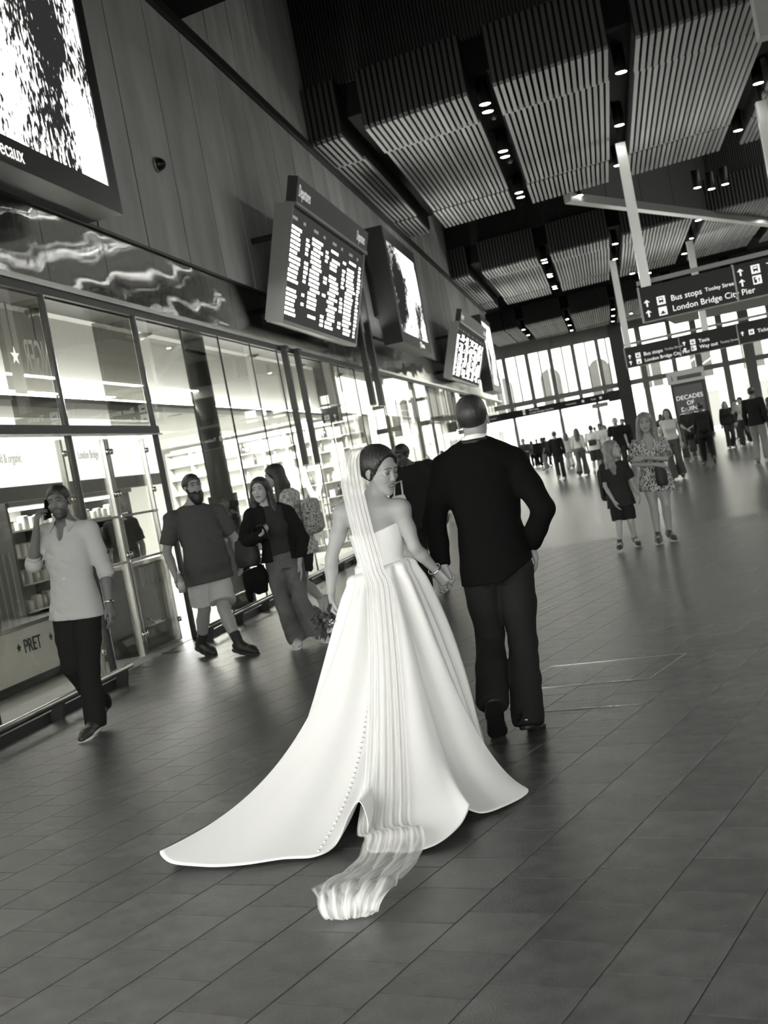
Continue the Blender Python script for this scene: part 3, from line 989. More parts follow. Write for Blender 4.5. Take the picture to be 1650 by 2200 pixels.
for z in SZ:
    x = -7.95
    while x < -5.3:
        if r.random() < .16:
            x += .16
            continue
        fr_ = (x+9.6) % .55
        if fr_ < .05 or fr_ > .5:
            x += .05
            continue
        if r.random() < .68:
            me, h = r.choice(bmv)
            t = thing('bottle', 'small glass bottle on the tall bright shop shelving', 'bottle', (x, 26.12, z), 0, 'bottles on the tall shelving')
            link_mesh('glass', me, None, t)
            link_mesh('cap', capm, None, t, (0, 0, h))
            x += r.uniform(.1, .14)
        else:
            t = thing('gift_box', 'small boxed product on the tall bright shop shelving', 'box', (x, 26.12, z), 0, 'boxes on the tall shelving')
            h = r.uniform(.1, .2)
            MB().bevbox(-.06, .06, -.06, .06, 0, h, .004).build('carton', bmat[r.randrange(4)], t)
            MB().box(-.04, .04, -.062, -.06, h*.3, h*.7).build('label_patch', m_white, t)
            x += r.uniform(.15, .2)
        nb_ += 1
# glowing oval ornament in the window
ov = thing('oval_light', 'tall oval glowing ring light standing in the shop window', 'light', (-5.42, 22.0, 0))
pts = [(.15*math.cos(a)+.0, 0, 1.95+.68*math.sin(a)) for a in [2*math.pi*k/40 for k in range(41)]]
MB().tube(pts, .045, 8, cap=False).build('ring', emat('oval_glow', 7.), ov, True)
MB().tube([(0, 0, .03), (0, 0, 1.25)], .015, 8).build('stand', m_alum, ov)
MB().lathe([(.16, 0), (.16, .02), (.03, .03)], n=20).build('base', m_alum, ov, True)
# dark suspended duct and paired posts in front of the upper glass
du = thing('ceiling_duct', 'dark boxed duct hanging behind the upper shop glass', 'duct', (-5.28, 24.0, 2.62))
MB().bevbox(-.17, .17, -.2, .2, 0, 1.19, .02).build('casing', m_dark, du)
MB().box(-.19, .19, -.22, .22, .3, .33).build('band', m_alum, du)
for yy, lb in ((19.75, 'slim dark post on the shop glass, the one nearer the round pillar'), (20.6, 'slim dark post on the shop glass, the one nearer the oval ring light')):
    p = thing('window_post', lb, 'post', (-4.93, yy, 1.82), 0, 'slim posts on the shop glass')
    MB().box(-.05, .04, -.05, .05, 0, 1.96).build('shaft', m_dark, p)
    MB().box(-.07, .06, -.09, .09, 1.9, 1.98).build('head_plate', m_dark, p)
    MB().box(-.06, .03, -.04, .04, -.03, 0).build('end_cap', m_alum, p)
# pale partitions and goods rails of the farther shops
pt = [(27.4, .62), (29.2, .7), (31.5, .5), (34.0, .75), (37.0, .6), (40.5, .7), (44.0, .4), (49, .6), (55, .5)]
for k, (yy, g) in enumerate(pt):
    p = struct(MB().box(-9.5, -5.6, yy, yy+.12, 0, 2.86).build('wall_partition', mat('partition_%d' % k, g, .7)))
    for j in range(5):
        MB().box(-9.2+j*.75, -8.62+j*.75, yy-.03, yy, .3, 2.4).build('display_panel', mat('panel_%d' % ((k+j) % 4), (.25, .5, .8, .12)[(k+j) % 4], .5), p)
for yy in (29.0, 36.0, 43.0):
    p = struct(MB().box(-5.35, -5.12, yy-.2, yy+.2, 0, 3.8).build('column_2', m_dark))
struct(MB().box(-5.3, -5.05, 45.2, 45.9, 0, 3.8).build('column_3', m_black))

# ================================================================== SCREENS ON THE WALL
def screen_mat(name, seed, strength, bumps=()):
    if name in MATS: return MATS[name]
    m = bpy.data.materials.new(name)
    MATS[name] = m
    m.use_nodes = True
    nt = m.node_tree
    nt.nodes.remove(nt.nodes['Principled BSDF'])
    tc = nt.nodes.new('ShaderNodeTexCoord')
    mp = nt.nodes.new('ShaderNodeMapping')
    mp.inputs['Location'].default_value = (seed, seed*.7, seed*1.3)
    nt.links.new(tc.outputs['Object'], mp.inputs['Vector'])
    n1 = nt.nodes.new('ShaderNodeTexNoise')
    n1.inputs['Scale'].default_value = .85
    n1.inputs['Detail'].default_value = 2
    n2 = nt.nodes.new('ShaderNodeTexNoise')
    n2.inputs['Scale'].default_value = 15
    n2.inputs['Detail'].default_value = 4
    mp2 = nt.nodes.new('ShaderNodeMapping')
    mp2.inputs['Scale'].default_value = (1, 1.6, .7)
    mp2.inputs['Rotation'].default_value = (.45, 0, 0)
    nt.links.new(mp.outputs['Vector'], n1.inputs['Vector'])
    nt.links.new(mp.outputs['Vector'], mp2.inputs['Vector'])
    nt.links.new(mp2.outputs['Vector'], n2.inputs['Vector'])
    ad = nt.nodes.new('ShaderNodeMath')
    ad.operation = 'MULTIPLY_ADD'
    ad.inputs[1].default_value = .9
    nt.links.new(n2.outputs['Fac'], ad.inputs[0])
    nt.links.new(n1.outputs['Fac'], ad.inputs[2])
    val = ad.outputs[0]
    for (pt, rad, amt) in bumps:                 # large light and dark masses of the picture
        ds = nt.nodes.new('ShaderNodeVectorMath')
        ds.operation = 'DISTANCE'
        ds.inputs[1].default_value = pt
        nt.links.new(tc.outputs['Object'], ds.inputs[0])
        mr = nt.nodes.new('ShaderNodeMapRange')
        mr.interpolation_type = 'SMOOTHSTEP'
        mr.inputs['From Min'].default_value = 0
        mr.inputs['From Max'].default_value = rad
        mr.inputs['To Min'].default_value = amt
        mr.inputs['To Max'].default_value = 0
        nt.links.new(ds.outputs['Value'], mr.inputs['Value'])
        sm = nt.nodes.new('ShaderNodeMath')
        sm.operation = 'ADD'
        nt.links.new(val, sm.inputs[0])
        nt.links.new(mr.outputs['Result'], sm.inputs[1])
        val = sm.outputs[0]
    cr = nt.nodes.new('ShaderNodeValToRGB')
    cr.color_ramp.elements[0].position = .90
    cr.color_ramp.elements[0].color = (.012, .012, .012, 1)
    cr.color_ramp.elements[1].position = 1.04
    cr.color_ramp.elements[1].color = (1, 1, .97, 1)
    nt.links.new(val, cr.inputs['Fac'])
    e = nt.nodes.new('ShaderNodeEmission')
    e.inputs['Strength'].default_value = strength
    nt.links.new(cr.outputs['Color'], e.inputs['Color'])
    nt.links.new(e.outputs[0], nt.nodes['Material Output'].inputs['Surface'])
    return m
def ad_screen(y0, y1, z0, z1, fb, fs, x0, x1, label, seed, logo=None, bumps=()):
    """boxed advertising display: frame border fb at the bottom, fs at the sides"""
    t = thing('advertising_screen', label, 'screen', (x0, y0, z0))
    D, L, H = x1-x0, y1-y0, z1-z0
    MB().box(0, D, 0, L, 0, H).build('case', m_black, t)
    MB().box(D, D+.02, 0, L, 0, fb).build('bezel', m_black, t)
    MB().box(D, D+.02, 0, L, H-fs, H).build('bezel', m_black, t)
    MB().box(D, D+.02, 0, fs, fb, H-fs).build('bezel', m_black, t)
    MB().box(D, D+.02, L-fs, L, fb, H-fs).build('bezel', m_black, t)
    MB().box(D+.002, D+.006, fs, L-fs, fb, H-fs).build('display', screen_mat('ad_picture_%d' % seed, seed*3.7, 2.6, bumps), t)
    MB().box(-.28, 0, L*.2, L*.3, H*.3, H*.7).build('wall_bracket', m_dark, t)
    MB().box(-.28, 0, L*.7, L*.8, H*.3, H*.7).build('wall_bracket', m_dark, t)
    if logo:
        text('lettering', 'JCDecaux', logo[0], m_txt, (D+.024, logo[1], logo[2]), (0, 1, 0), (0, 0, 1), t, align='RIGHT', width=.9)
    return t
ad_screen(6.6, 11.73, 4.44, 8.0, .24, .22, -4.68, -4.30, 'huge black framed advertising screen on the concrete wall near the fascia waves', 1, (.2, 9.66-6.6, .065), [((.38, 3.8, 2.4), .8, .30), ((.38, 4.15, 1.5), .75, -.20), ((.38, 4.6, .55), .6, .34), ((.38, 4.45, 1.05), .25, .22), ((.38, 3.0, .95), .55, .12), ((.38, 4.85, 2.0), .45, -.10)])
ad_screen(28.5, 33.3, 4.35, 7.1, .28, .3, -4.72, -4.30, 'black boxed advertising screen between the two departure boards', 2, (.2, 3.55, .07), [((.42, 3.6, 2.1), 1.3, .4), ((.42, 1.2, 1.2), 1.2, -.35), ((.42, 4.0, .5), .7, .3)])
ad_screen(50.4, 54.6, 3.9, 7.05, .28, .25, -4.72, -4.30, 'far advertising screen on the wall beyond the second departure board', 3)

def departure_board(y0, y1, xb, zb, xt, zt, label, npan, seed, strength, hdr):
    t = thing('departure_board', label, 'board', (xb, y0, zb))
    up = Vector((xt-xb, 0, zt-zb))
    H = up.length
    up.normalize()
    sv = Vector((0, 1, 0))
    nv = sv.cross(up)
    L = y1-y0
    def bx(s0, s1, t0, t1, n0, n1, name, m, par=t):
        P = [sv*s+up*q+nv*n for (s, q, n) in ((s0, t0, n0), (s1, t0, n0), (s1, t0, n1), (s0, t0, n1), (s0, t1, n0), (s1, t1, n0), (s1, t1, n1), (s0, t1, n1))]
        return MB().hexa(P).build(name, m, par)
    bx(0, L, 0, H, -.24, -.02, 'case', mat('board_case', .05, .5))
    bx(-.02, .02, 0, H, -.26, .03, 'side_cheek', m_alum)
    bx(L-.02, L+.02, 0, H, -.26, .03, 'side_cheek', m_alum)
    bx(0, L, -.03, .03, -.24, .03, 'bottom_rail', m_alum)
    r = random.Random(seed)
    pwid = L/npan
    cells = MB()
    dim = MB()
    def cell(mbx, s0, s1, t0, t1):
        mbx.add([sv*s+up*q+nv*.004 for (s, q) in ((s0, t0), (s1, t0), (s1, t1), (s0, t1))], [(0, 1, 2, 3)])
    rows = 20
    rh = (H-.32)/rows
    for p in range(npan):
        s0 = p*pwid
        bx(s0+.012, s0+pwid-.012, .04, H-.04, -.02, 0, 'panel', emat('board_panel_glow', .055))
        cell(dim, s0+.1, s0+.42, H-.2, H-.15)
        cell(dim, s0+.8, s0+.95, H-.2, H-.15)
        for k in range(rows):
            tt = H-.28-k*rh
            if tt-rh < .06: break
            u = r.random()
            ind = .18 if r.random() < .2 else .06
            wdt = r.uniform(.6, .9)
            if u < .93:
                s = s0+ind
                e = s0+ind+wdt*pwid*.60
                while s < e-.04:                      # words of a destination name
                    wv = min(r.uniform(.14, .34), e-s)
                    cell(cells, s, s+wv, tt-rh*.80, tt-rh*.18)
                    s += wv+.035
            if r.random() < (.6 if p < npan-1 else .95):
                s = s0+pwid*.76
                cell(cells, s, s+.06, tt-rh*.80, tt-rh*.18)
                cell(cells, s+.09, s+.09+r.choice((.08, .15)), tt-rh*.80, tt-rh*.18)
    tag(cells.build('text_blocks', emat('board_text_%d' % seed, strength), t), kind='stuff')
    tag(dim.build('heading_blocks', emat('board_heading', .3), t), kind='stuff')
    # header fascia
    h = bx(0, L, H+.03, H+.42, -.1, .06, 'header', mat('header_dark', hdr, .5))
    bx(0, L, H+.0, H+.035, -.12, .08, 'header_rail', m_alum)
    for s in (.12, L-1.05):
        w_ = text('lettering', 'Departures', .26, m_txtd, sv*s+up*(H+.14)+nv*.065, sv, up, t, width=.62)
    for s in (L*.12, L*.85):                      # arms back to the wall
        a = sv*s+up*(H*.8)-nv*.2
        b = Vector((-5.0-xb, s, a.z))
        MB().tube([a, b], .05, 8).build('wall_arm', m_dark, t)
        a = sv*s+up*(H*.15)-nv*.2
        b = Vector((-5.0-xb, s, a.z))
        MB().tube([a, b], .05, 8).build('wall_arm', m_dark, t)
    return t
departure_board(18.6, 24.2, -4.6, 4.04, -4.09, 5.76, 'wide tilted departure board with bright text columns and dark header', 4, 21, 4.5, .03)
departure_board(39.4, 47.6, -4.6, 4.02, -4.06, 5.72, 'second tilted departure board with pale header, farther along the wall', 6, 22, 5., .35)
# twin hanging bars below the first board
for yy, lb in ((25.75, 'long dark hanging bar next to the end of the wide departure board'), (26.75, 'long dark hanging bar next to the boxed advertising screen')):
    p = thing('hanging_bar', lb, 'bar', (-4.74, yy, 2.9), 0, 'twin hanging bars')
    MB().box(-.06, .06, -.09, .09, 0, 2.6).build('shaft', m_dark, p)
    MB().box(-.27, -.06, -.04, .04, 2.3, 2.4).build('wall_bracket', m_dark, p)
    MB().box(-.05, .05, -.07, .07, -.02, 0).build('end_cap', m_alum, p)

# ---- poster kiosk in the hall
kx, ky = 2.82, 43.5
ks = thing('poster_kiosk', 'tall dark poster totem with pale header standing in the concourse', 'kiosk', (kx, ky, 0))
MB().box(-.55, .55, -.1, .1, 0, 2.55).build('frame', m_dark, ks)
MB().box(-.47, .47, -.12, -.1, .35, 2.45).build('poster', mat('poster_dark', .05, .35), ks)
MB().box(-.62, .62, -.14, .12, 2.55, 2.98).build('header', mat('header_pale', .5, .5), ks)
MB().box(-.3, .52, -.15, -.14, 2.66, 2.8).build('header_strip', mat('strip_grey', .08, .5), ks)
text('lettering', 'i', .3, m_dark, (-.5, -.146, 2.66), FX, (0, 0, 1), ks)
for tx, z, sz in (('DECADES', 1.98, .21), ('OF', 1.78, .2), ('DOING', 1.58, .21), ('IT RIGHT', 1.37, .21)):
    text('lettering', tx, sz, emat('poster_type', .9), (0, -.125, z), FX, (0, 0, 1), ks, align='CENTER')
# ================================================================== SCULPTING (signed-distance solids -> one smooth mesh)
def nv3(v):
    v = np.array(v, float)
    return v/max(1e-9, np.linalg.norm(v))
class Sculpt:
    def __init__(s, lo, hi, h):
        s.h = h
        s.lo = np.array(lo, np.float32)
        s.n = np.maximum(4, np.ceil((np.array(hi)-np.array(lo))/h).astype(int)+1)
        s.D = np.full(tuple(s.n), 1.0, np.float32)
        s.ax = [(s.lo[i]+h*np.arange(s.n[i])).astype(np.float32) for i in range(3)]
    def sub(s, lo, hi):
        a = [int(max(0, math.floor((lo[i]-s.lo[i])/s.h))) for i in range(3)]
        b = [int(min(s.n[i], math.ceil((hi[i]-s.lo[i])/s.h)+1)) for i in range(3)]
        if any(b[i]-a[i] < 1 for i in range(3)):
            return None, None, None, None
        sl = tuple(slice(a[i], b[i]) for i in range(3))
        return sl, s.ax[0][sl[0]][:, None, None], s.ax[1][sl[1]][None, :, None], s.ax[2][sl[2]][None, None, :]
    def merge(s, sl, d, k, op):
        A = s.D[sl]
        if op == 'u':
            if k > 0:
                hh = np.maximum(k-np.abs(A-d), 0)/k
                r = np.minimum(A, d)-hh*hh*k*.25
            else:
                r = np.minimum(A, d)
        else:
            d = -d
            if k > 0:
                hh = np.maximum(k-np.abs(A-d), 0)/k
                r = np.maximum(A, d)+hh*hh*k*.25
            else:
                r = np.maximum(A, d)
        s.D[sl] = r
    def cap(s, a, b, ra, rb=None, k=.02, op='u', flat=None):
        """tapered capsule; flat=(axis, ratio) squashes the section along an axis"""
        rb = ra if rb is None else rb
        a, b = np.array(a, float), np.array(b, float)
        m = max(ra, rb)*(max(1., flat[1]) if flat else 1)+k+2*s.h
        sl, X, Y, Z = s.sub(np.minimum(a, b)-m, np.maximum(a, b)+m)
        if sl is None: return s
        ab = b-a
        L2 = max(1e-9, ab@ab)
        t = np.clip(((X-a[0])*ab[0]+(Y-a[1])*ab[1]+(Z-a[2])*ab[2])/L2, 0, 1)
        px, py, pz = X-a[0]-t*ab[0], Y-a[1]-t*ab[1], Z-a[2]-t*ab[2]
        if flat:
            ax = nv3(flat[0])
            q = px*ax[0]+py*ax[1]+pz*ax[2]
            d = np.sqrt(np.maximum(px*px+py*py+pz*pz-q*q, 0)+(q/flat[1])**2)-(ra+(rb-ra)*t)
            if flat[1] < 1: d = d*(.5+.5*flat[1])
        else:
            d = np.sqrt(px*px+py*py+pz*pz)-(ra+(rb-ra)*t)
        s.merge(sl, d.astype(np.float32), k, op)
        return s
    def chain(s, pts, rs, k=.02, op='u', flat=None):
        for i in range(len(pts)-1):
            s.cap(pts[i], pts[i+1], rs[i], rs[i+1], k, op, flat)
        return s
    def ell(s, c, r, R=None, k=.02, op='u'):
        c, r = np.array(c, float), np.array(r, float)
        m = max(r)+k+2*s.h
        sl, X, Y, Z = s.sub(c-m, c+m)
        if sl is None: return s
        x, y, z = X-c[0], Y-c[1], Z-c[2]
        if R is not None:
            R = np.array(R, float)           # columns are the local axes
            x, y, z = (x*R[0, 0]+y*R[1, 0]+z*R[2, 0]), (x*R[0, 1]+y*R[1, 1]+z*R[2, 1]), (x*R[0, 2]+y*R[1, 2]+z*R[2, 2])
        k0 = np.sqrt((x/r[0])**2+(y/r[1])**2+(z/r[2])**2)
        k1 = np.sqrt((x/r[0]**2)**2+(y/r[1]**2)**2+(z/r[2]**2)**2)
        d = k0*(k0-1)/np.maximum(k1, 1e-6)
        s.merge(sl, d.astype(np.float32), k, op)
        return s
    def box(s, c, hs, R=None, r=.01, k=.01, op='u'):
        c, hs = np.array(c, float), np.array(hs, float)
        m = np.linalg.norm(hs)+r+k+2*s.h
        sl, X, Y, Z = s.sub(c-m, c+m)
        if sl is None: return s
        x, y, z = X-c[0], Y-c[1], Z-c[2]
        if R is not None:
            R = np.array(R, float)
            x, y, z = (x*R[0, 0]+y*R[1, 0]+z*R[2, 0]), (x*R[0, 1]+y*R[1, 1]+z*R[2, 1]), (x*R[0, 2]+y*R[1, 2]+z*R[2, 2])
        qx, qy, qz = np.abs(x)-hs[0]+r, np.abs(y)-hs[1]+r, np.abs(z)-hs[2]+r
        d = np.sqrt(np.maximum(qx, 0)**2+np.maximum(qy, 0)**2+np.maximum(qz, 0)**2)+np.minimum(np.maximum(qx, np.maximum(qy, qz)), 0)-r
        s.merge(sl, np.broadcast_to(d, s.D[sl].shape).astype(np.float32), k, op)
        return s
    def torso(s, secs, k=.03, op='u'):
        """loft: secs = list of (centre, lateral_axis, rx, ry) along a spine; elliptical sections"""
        C = np.array([q[0] for q in secs], float)
        lat = np.array([nv3(q[1]) for q in secs])
        rx = np.array([q[2] for q in secs])
        ry = np.array([q[3] for q in secs])
        m = max(rx.max(), ry.max())+k+2*s.h
        sl, X, Y, Z = s.sub(C.min(0)-m, C.max(0)+m)
        if sl is None: return s
        ax = nv3(C[-1]-C[0])
        T = (C-C[0])@ax
        t = (X-C[0, 0])*ax[0]+(Y-C[0, 1])*ax[1]+(Z-C[0, 2])*ax[2]
        tc = np.clip(t, T[0], T[-1])
        sh = tc.shape
        f = tc.ravel()
        cx, cy, cz = (np.interp(f, T, C[:, i]).reshape(sh) for i in range(3))
        lx, ly, lz = (np.interp(f, T, lat[:, i]).reshape(sh) for i in range(3))
        rxx, ryy = np.interp(f, T, rx).reshape(sh), np.interp(f, T, ry).reshape(sh)
        dx, dy, dz = X-cx, Y-cy, Z-cz
        al = dx*ax[0]+dy*ax[1]+dz*ax[2]
        dx, dy, dz = dx-al*ax[0], dy-al*ax[1], dz-al*ax[2]
        u = dx*lx+dy*ly+dz*lz
        v2 = np.maximum(dx*dx+dy*dy+dz*dz-u*u, 0)
        e = np.sqrt((u/rxx)**2+v2/ryy**2)
        g = np.sqrt((u/rxx**2)**2+v2/ryy**4)
        d = e*(e-1)/np.maximum(g, 1e-5)
        over = np.abs(t-tc)
        d = np.where(over > 0, np.sqrt(np.maximum(d, 0)**2+over**2)+np.minimum(d, 0)*(over <= 0), d)
        s.merge(sl, d.astype(np.float32), k, op)
        return s
    def cut(s, p, n, k=0.):
        """remove everything on the +n side of the plane through p"""
        n = nv3(n)
        d = (s.ax[0][:, None, None]-p[0])*n[0]+(s.ax[1][None, :, None]-p[1])*n[1]+(s.ax[2][None, None, :]-p[2])*n[2]
        s.D = np.maximum(s.D, d.astype(np.float32))
        return s
    def cutball(s, p, n, r):
        """flat end: remove the +n side of the plane through p, only within radius r"""
        p, n = np.array(p, float), nv3(n)
        sl, X, Y, Z = s.sub(p-r-s.h, p+r+s.h)
        if sl is None: return s
        x, y, z = X-p[0], Y-p[1], Z-p[2]
        d = np.maximum(-(x*n[0]+y*n[1]+z*n[2]), np.sqrt(x*x+y*y+z*z)-r)
        s.D[sl] = np.maximum(s.D[sl], -d).astype(np.float32)
        return s
    def warp(s, fn):
        s.D = (s.D+fn(s.ax[0][:, None, None], s.ax[1][None, :, None], s.ax[2][None, None, :])).astype(np.float32)
        return s
    def net(s):
        """naive surface nets"""
        D = s.D
        D[0], D[-1] = .1, .1
        D[:, 0], D[:, -1] = .1, .1
        D[:, :, 0], D[:, :, -1] = .1, .1
        S = D < 0
        c = np.zeros(tuple(s.n-1), np.int8)
        for i in (0, 1):
            for j in (0, 1):
                for q in (0, 1):
                    c += S[i:s.n[0]-1+i, j:s.n[1]-1+j, q:s.n[2]-1+q]
        act = np.argwhere((c > 0) & (c < 8))
        idx = np.full(c.shape, -1, np.int32)
        idx[tuple(act.T)] = np.arange(len(act))
        P = np.zeros((len(act), 3))
        cnt = np.zeros(len(act))
        A = act
        for ax in range(3):
            o = [a for a in range(3) if a != ax]
            for i in (0, 1):
                for j in (0, 1):
                    p0 = A.copy()
                    p0[:, o[0]] += i
                    p0[:, o[1]] += j
                    p1 = p0.copy()
                    p1[:, ax] += 1
                    d0, d1 = D[tuple(p0.T)], D[tuple(p1.T)]
                    m = (d0 < 0) != (d1 < 0)
                    t = np.where(m, d0/np.where(m, d0-d1, 1), 0)
                    q = p0.astype(float)
                    q[:, ax] += t
                    P[m] += q[m]
                    cnt[m] += 1
        V = s.lo+s.h*P/cnt[:, None]
        Fs = []
        for ax in range(3):
            o = [(ax+1) % 3, (ax+2) % 3]
            a0 = [slice(None)]*3
            a1 = [slice(None)]*3
            a0[ax] = slice(0, -1)
            a1[ax] = slice(1, None)
            ch = S[tuple(a0)] != S[tuple(a1)]
            e = np.argwhere(ch)
            e = e[(e[:, o[0]] > 0) & (e[:, o[1]] > 0) & (e[:, o[0]] < s.n[o[0]]-1) & (e[:, o[1]] < s.n[o[1]]-1)]
            q = []
            for (i, j) in ((-1, -1), (0, -1), (0, 0), (-1, 0)):
                w = e.copy()
                w[:, o[0]] += i
                w[:, o[1]] += j
                q.append(idx[tuple(w.T)])
            q = np.stack(q, 1)
            ins = S[tuple(e.T)]
            q[~ins] = q[~ins][:, ::-1]
            Fs.append(q)
        F4 = np.concatenate(Fs)
        F4 = F4[(F4 >= 0).all(1)]
        return V, F4
    def relaxed(s, relax=1):
        V, Fq = s.net()
        for _ in range(relax):
            acc = np.zeros_like(V)
            n = np.zeros(len(V))
            for i in range(4):
                j = (i+1) % 4
                np.add.at(acc, Fq[:, i], V[Fq[:, j]])
                np.add.at(n, Fq[:, i], 1)
                np.add.at(acc, Fq[:, j], V[Fq[:, i]])
                np.add.at(n, Fq[:, j], 1)
            V = V*.5+.5*acc/np.maximum(n, 1)[:, None]
        return V, Fq
    def mesh(s, name, relax=1, join=None):
        V, Fq = s.relaxed(relax)
        if join is not None:
            V2, F2 = join
            Fq = np.concatenate([Fq, F2+len(V)])
            V = np.concatenate([V, V2])
        me = bpy.data.meshes.new(name)
        me.vertices.add(len(V))
        me.vertices.foreach_set('co', V.astype(np.float32).ravel())
        me.loops.add(Fq.size)
        me.loops.foreach_set('vertex_index', Fq.ravel().astype(np.int32))
        me.polygons.add(len(Fq))
        me.polygons.foreach_set('loop_start', np.arange(0, Fq.size, 4, dtype=np.int32))
        try:
            me.polygons.foreach_set('loop_total', np.full(len(Fq), 4, np.int32))
        except Exception:
            pass
        me.polygons.foreach_set('use_smooth', np.ones(len(Fq), bool))
        me.update(calc_edges=True)
        me.validate()
        return me
def pigment(me, base, spots=()):
    """pigment of a skin or cloth mesh: spots = (centre, radius, value, softness)"""
    n = len(me.vertices)
    co = np.empty(n*3, np.float32)
    me.vertices.foreach_get('co', co)
    co = co.reshape(-1, 3)
    c = np.full(n, base, np.float32)
    for (p, r, val, soft) in spots:
        p = np.array(p)
        r3 = np.array(r if hasattr(r, '__len__') else (r, r, r))
        d = np.sqrt((((co-p)/r3)**2).sum(1))
        w = np.clip((1+soft-d)/max(soft, 1e-3), 0, 1)
        w = w*w*(3-2*w)
        c = c*(1-w)+val*w
    at = me.color_attributes.new('Col', 'FLOAT_COLOR', 'POINT')
    rgba = np.ones((n, 4), np.float32)
    rgba[:, 0] = c
    rgba[:, 1] = c
    rgba[:, 2] = c*.965
    at.data.foreach_set('color', rgba.ravel())
    return me
def wrinkle(amp, f, seed=0., zs=1.):
    """cloth creases: soft swells plus sharp diagonal folds that come and go"""
    def fn(X, Y, Z):
        sw = np.sin(f*(X*1.1+Z*.7*zs)+seed+1.7*np.sin(f*.43*Y+f*.31*Z*zs+seed))
        g = f*2.1
        m = np.clip(.5+.9*np.sin(f*.55*X+f*.4*Z+seed*3.)*np.sin(f*.5*Y-f*.45*Z+seed), 0, 1)
        a = np.abs(np.sin(g*(Z*.8*zs+X*.65)+1.4*np.sin(g*.3*Y+seed)+seed))
        b = np.abs(np.sin(g*.9*(Z*.75*zs-X*.7+Y*.3)+1.2*np.sin(g*.35*X+seed*2)+seed*1.7))
        return amp*(.45*sw+1.1*m*(.5-np.minimum(a, b)))
    return fn

# ------------------------------------------------------------------ anatomy helpers
def frame(fwd, up=(0, 0, 1)):
    """columns: right, forward, up"""
    f = nv3(fwd)
    u = np.array(up, float)
    r = nv3(np.cross(f, u))
    u = np.cross(r, f)
    return np.stack([r, f, u], 1)
def head_solid(S, c, R, sc=1., fem=False, k=.012, jaw=1., nose=1.):
    c = np.array(c, float)
    P = lambda x, y, z: c+R@np.array((x*sc, y*sc, z*sc))
    E = lambda p, r, kk=k, op='u': S.ell(p, np.array(r)*sc, R, kk*sc, op)
    E(P(0, -.012, .032), (.074, .094, .084))
    E(P(0, .028, -.03), (.062*jaw, .068, .082))
    E(P(0, .052, -.082), (.040*jaw, .038, .030), .02)
    E(P(0, .074, -.098), (.020 if fem else .024, .016, .016), .018)
    E(P(0, .074, .032), (.054, .018, .014), .018)              # brow
    E(P(.040, .062, -.018), (.022, .02, .016), .018)           # cheeks
    E(P(-.040, .062, -.018), (.022, .02, .016), .018)
    for sx in (-1, 1):
        E(P(sx*.031, .096, .012), (.017, .014, .0115), .010, 's')   # sockets
        E(P(sx*.031, .0755, .010), (.0145, .0125, .0115), .004)
        E(P(sx*.031, .0785, .0172), (.0150, .0120, .0070), .003)     # upper lid
        E(P(sx*.031, .0780, .0012), (.0140, .0110, .0048), .003)     # lower lid
    S.cap(P(0, .084, .018), P(0, .098, -.021), (.0072 if fem else .0088)*sc, (.0088 if fem else .0105)*sc, .010*sc)
    E(P(0, .098, -.026), ((.0105 if fem else .0125)*nose, (.0115 if fem else .013)*nose, .009), .006)
    for sx in (-1, 1):
        E(P(sx*.0105, .094, -.028), (.008, .009, .007), .005)
    E(P(0, .0835, -.0545), (.024, .0125, .0060), .005)           # upper lip
    E(P(0, .0825, -.0665), (.020, .0120, .0068), .005)           # lower lip
    E(P(0, .098, -.0602), (.021, .0085, .0016), .002, 's')       # line of the mouth
    E(P(0, .094, -.079), (.016, .006, .004), .006, 's')
    for sx in (-1, 1):
        E(P(sx*.0062, .0975, -.0345), (.0034, .005, .0028), .002, 's')
    for sx in (-1, 1):
        E(P(sx*.078, -.008, -.002), (.008, .018, .026), .008)     # ears
        E(P(sx*.077, -.002, -.024), (.007, .010, .013), .006)
        E(P(sx*.087, -.004, .0), (.006, .009, .015), .003, 's')
    return P
def face_spots(P, skin, sc=1., lip=.55, brow=.12, eye=.35, fem=False):
    b = skin*brow if brow < 1 else brow
    out = [(P(0, .086, -.061), (.023*sc,)*2+(.011*sc,), skin*lip, .35)]
    for sx in (-1, 1):
        for t in (-1, -.4, .2, .8):
            out.append((P(sx*(.031+t*.013), .090-.008*max(0, t), .031+.004*(1-t*t)-(.003 if t > .5 else 0)), (.0080*sc, .016*sc, (.0026 if fem else .0036)*sc), b, .6))
        out.append((P(sx*.031, .088, .0135), (.0150*sc, .014*sc, .0050*sc), skin*.55, .6))
    return out
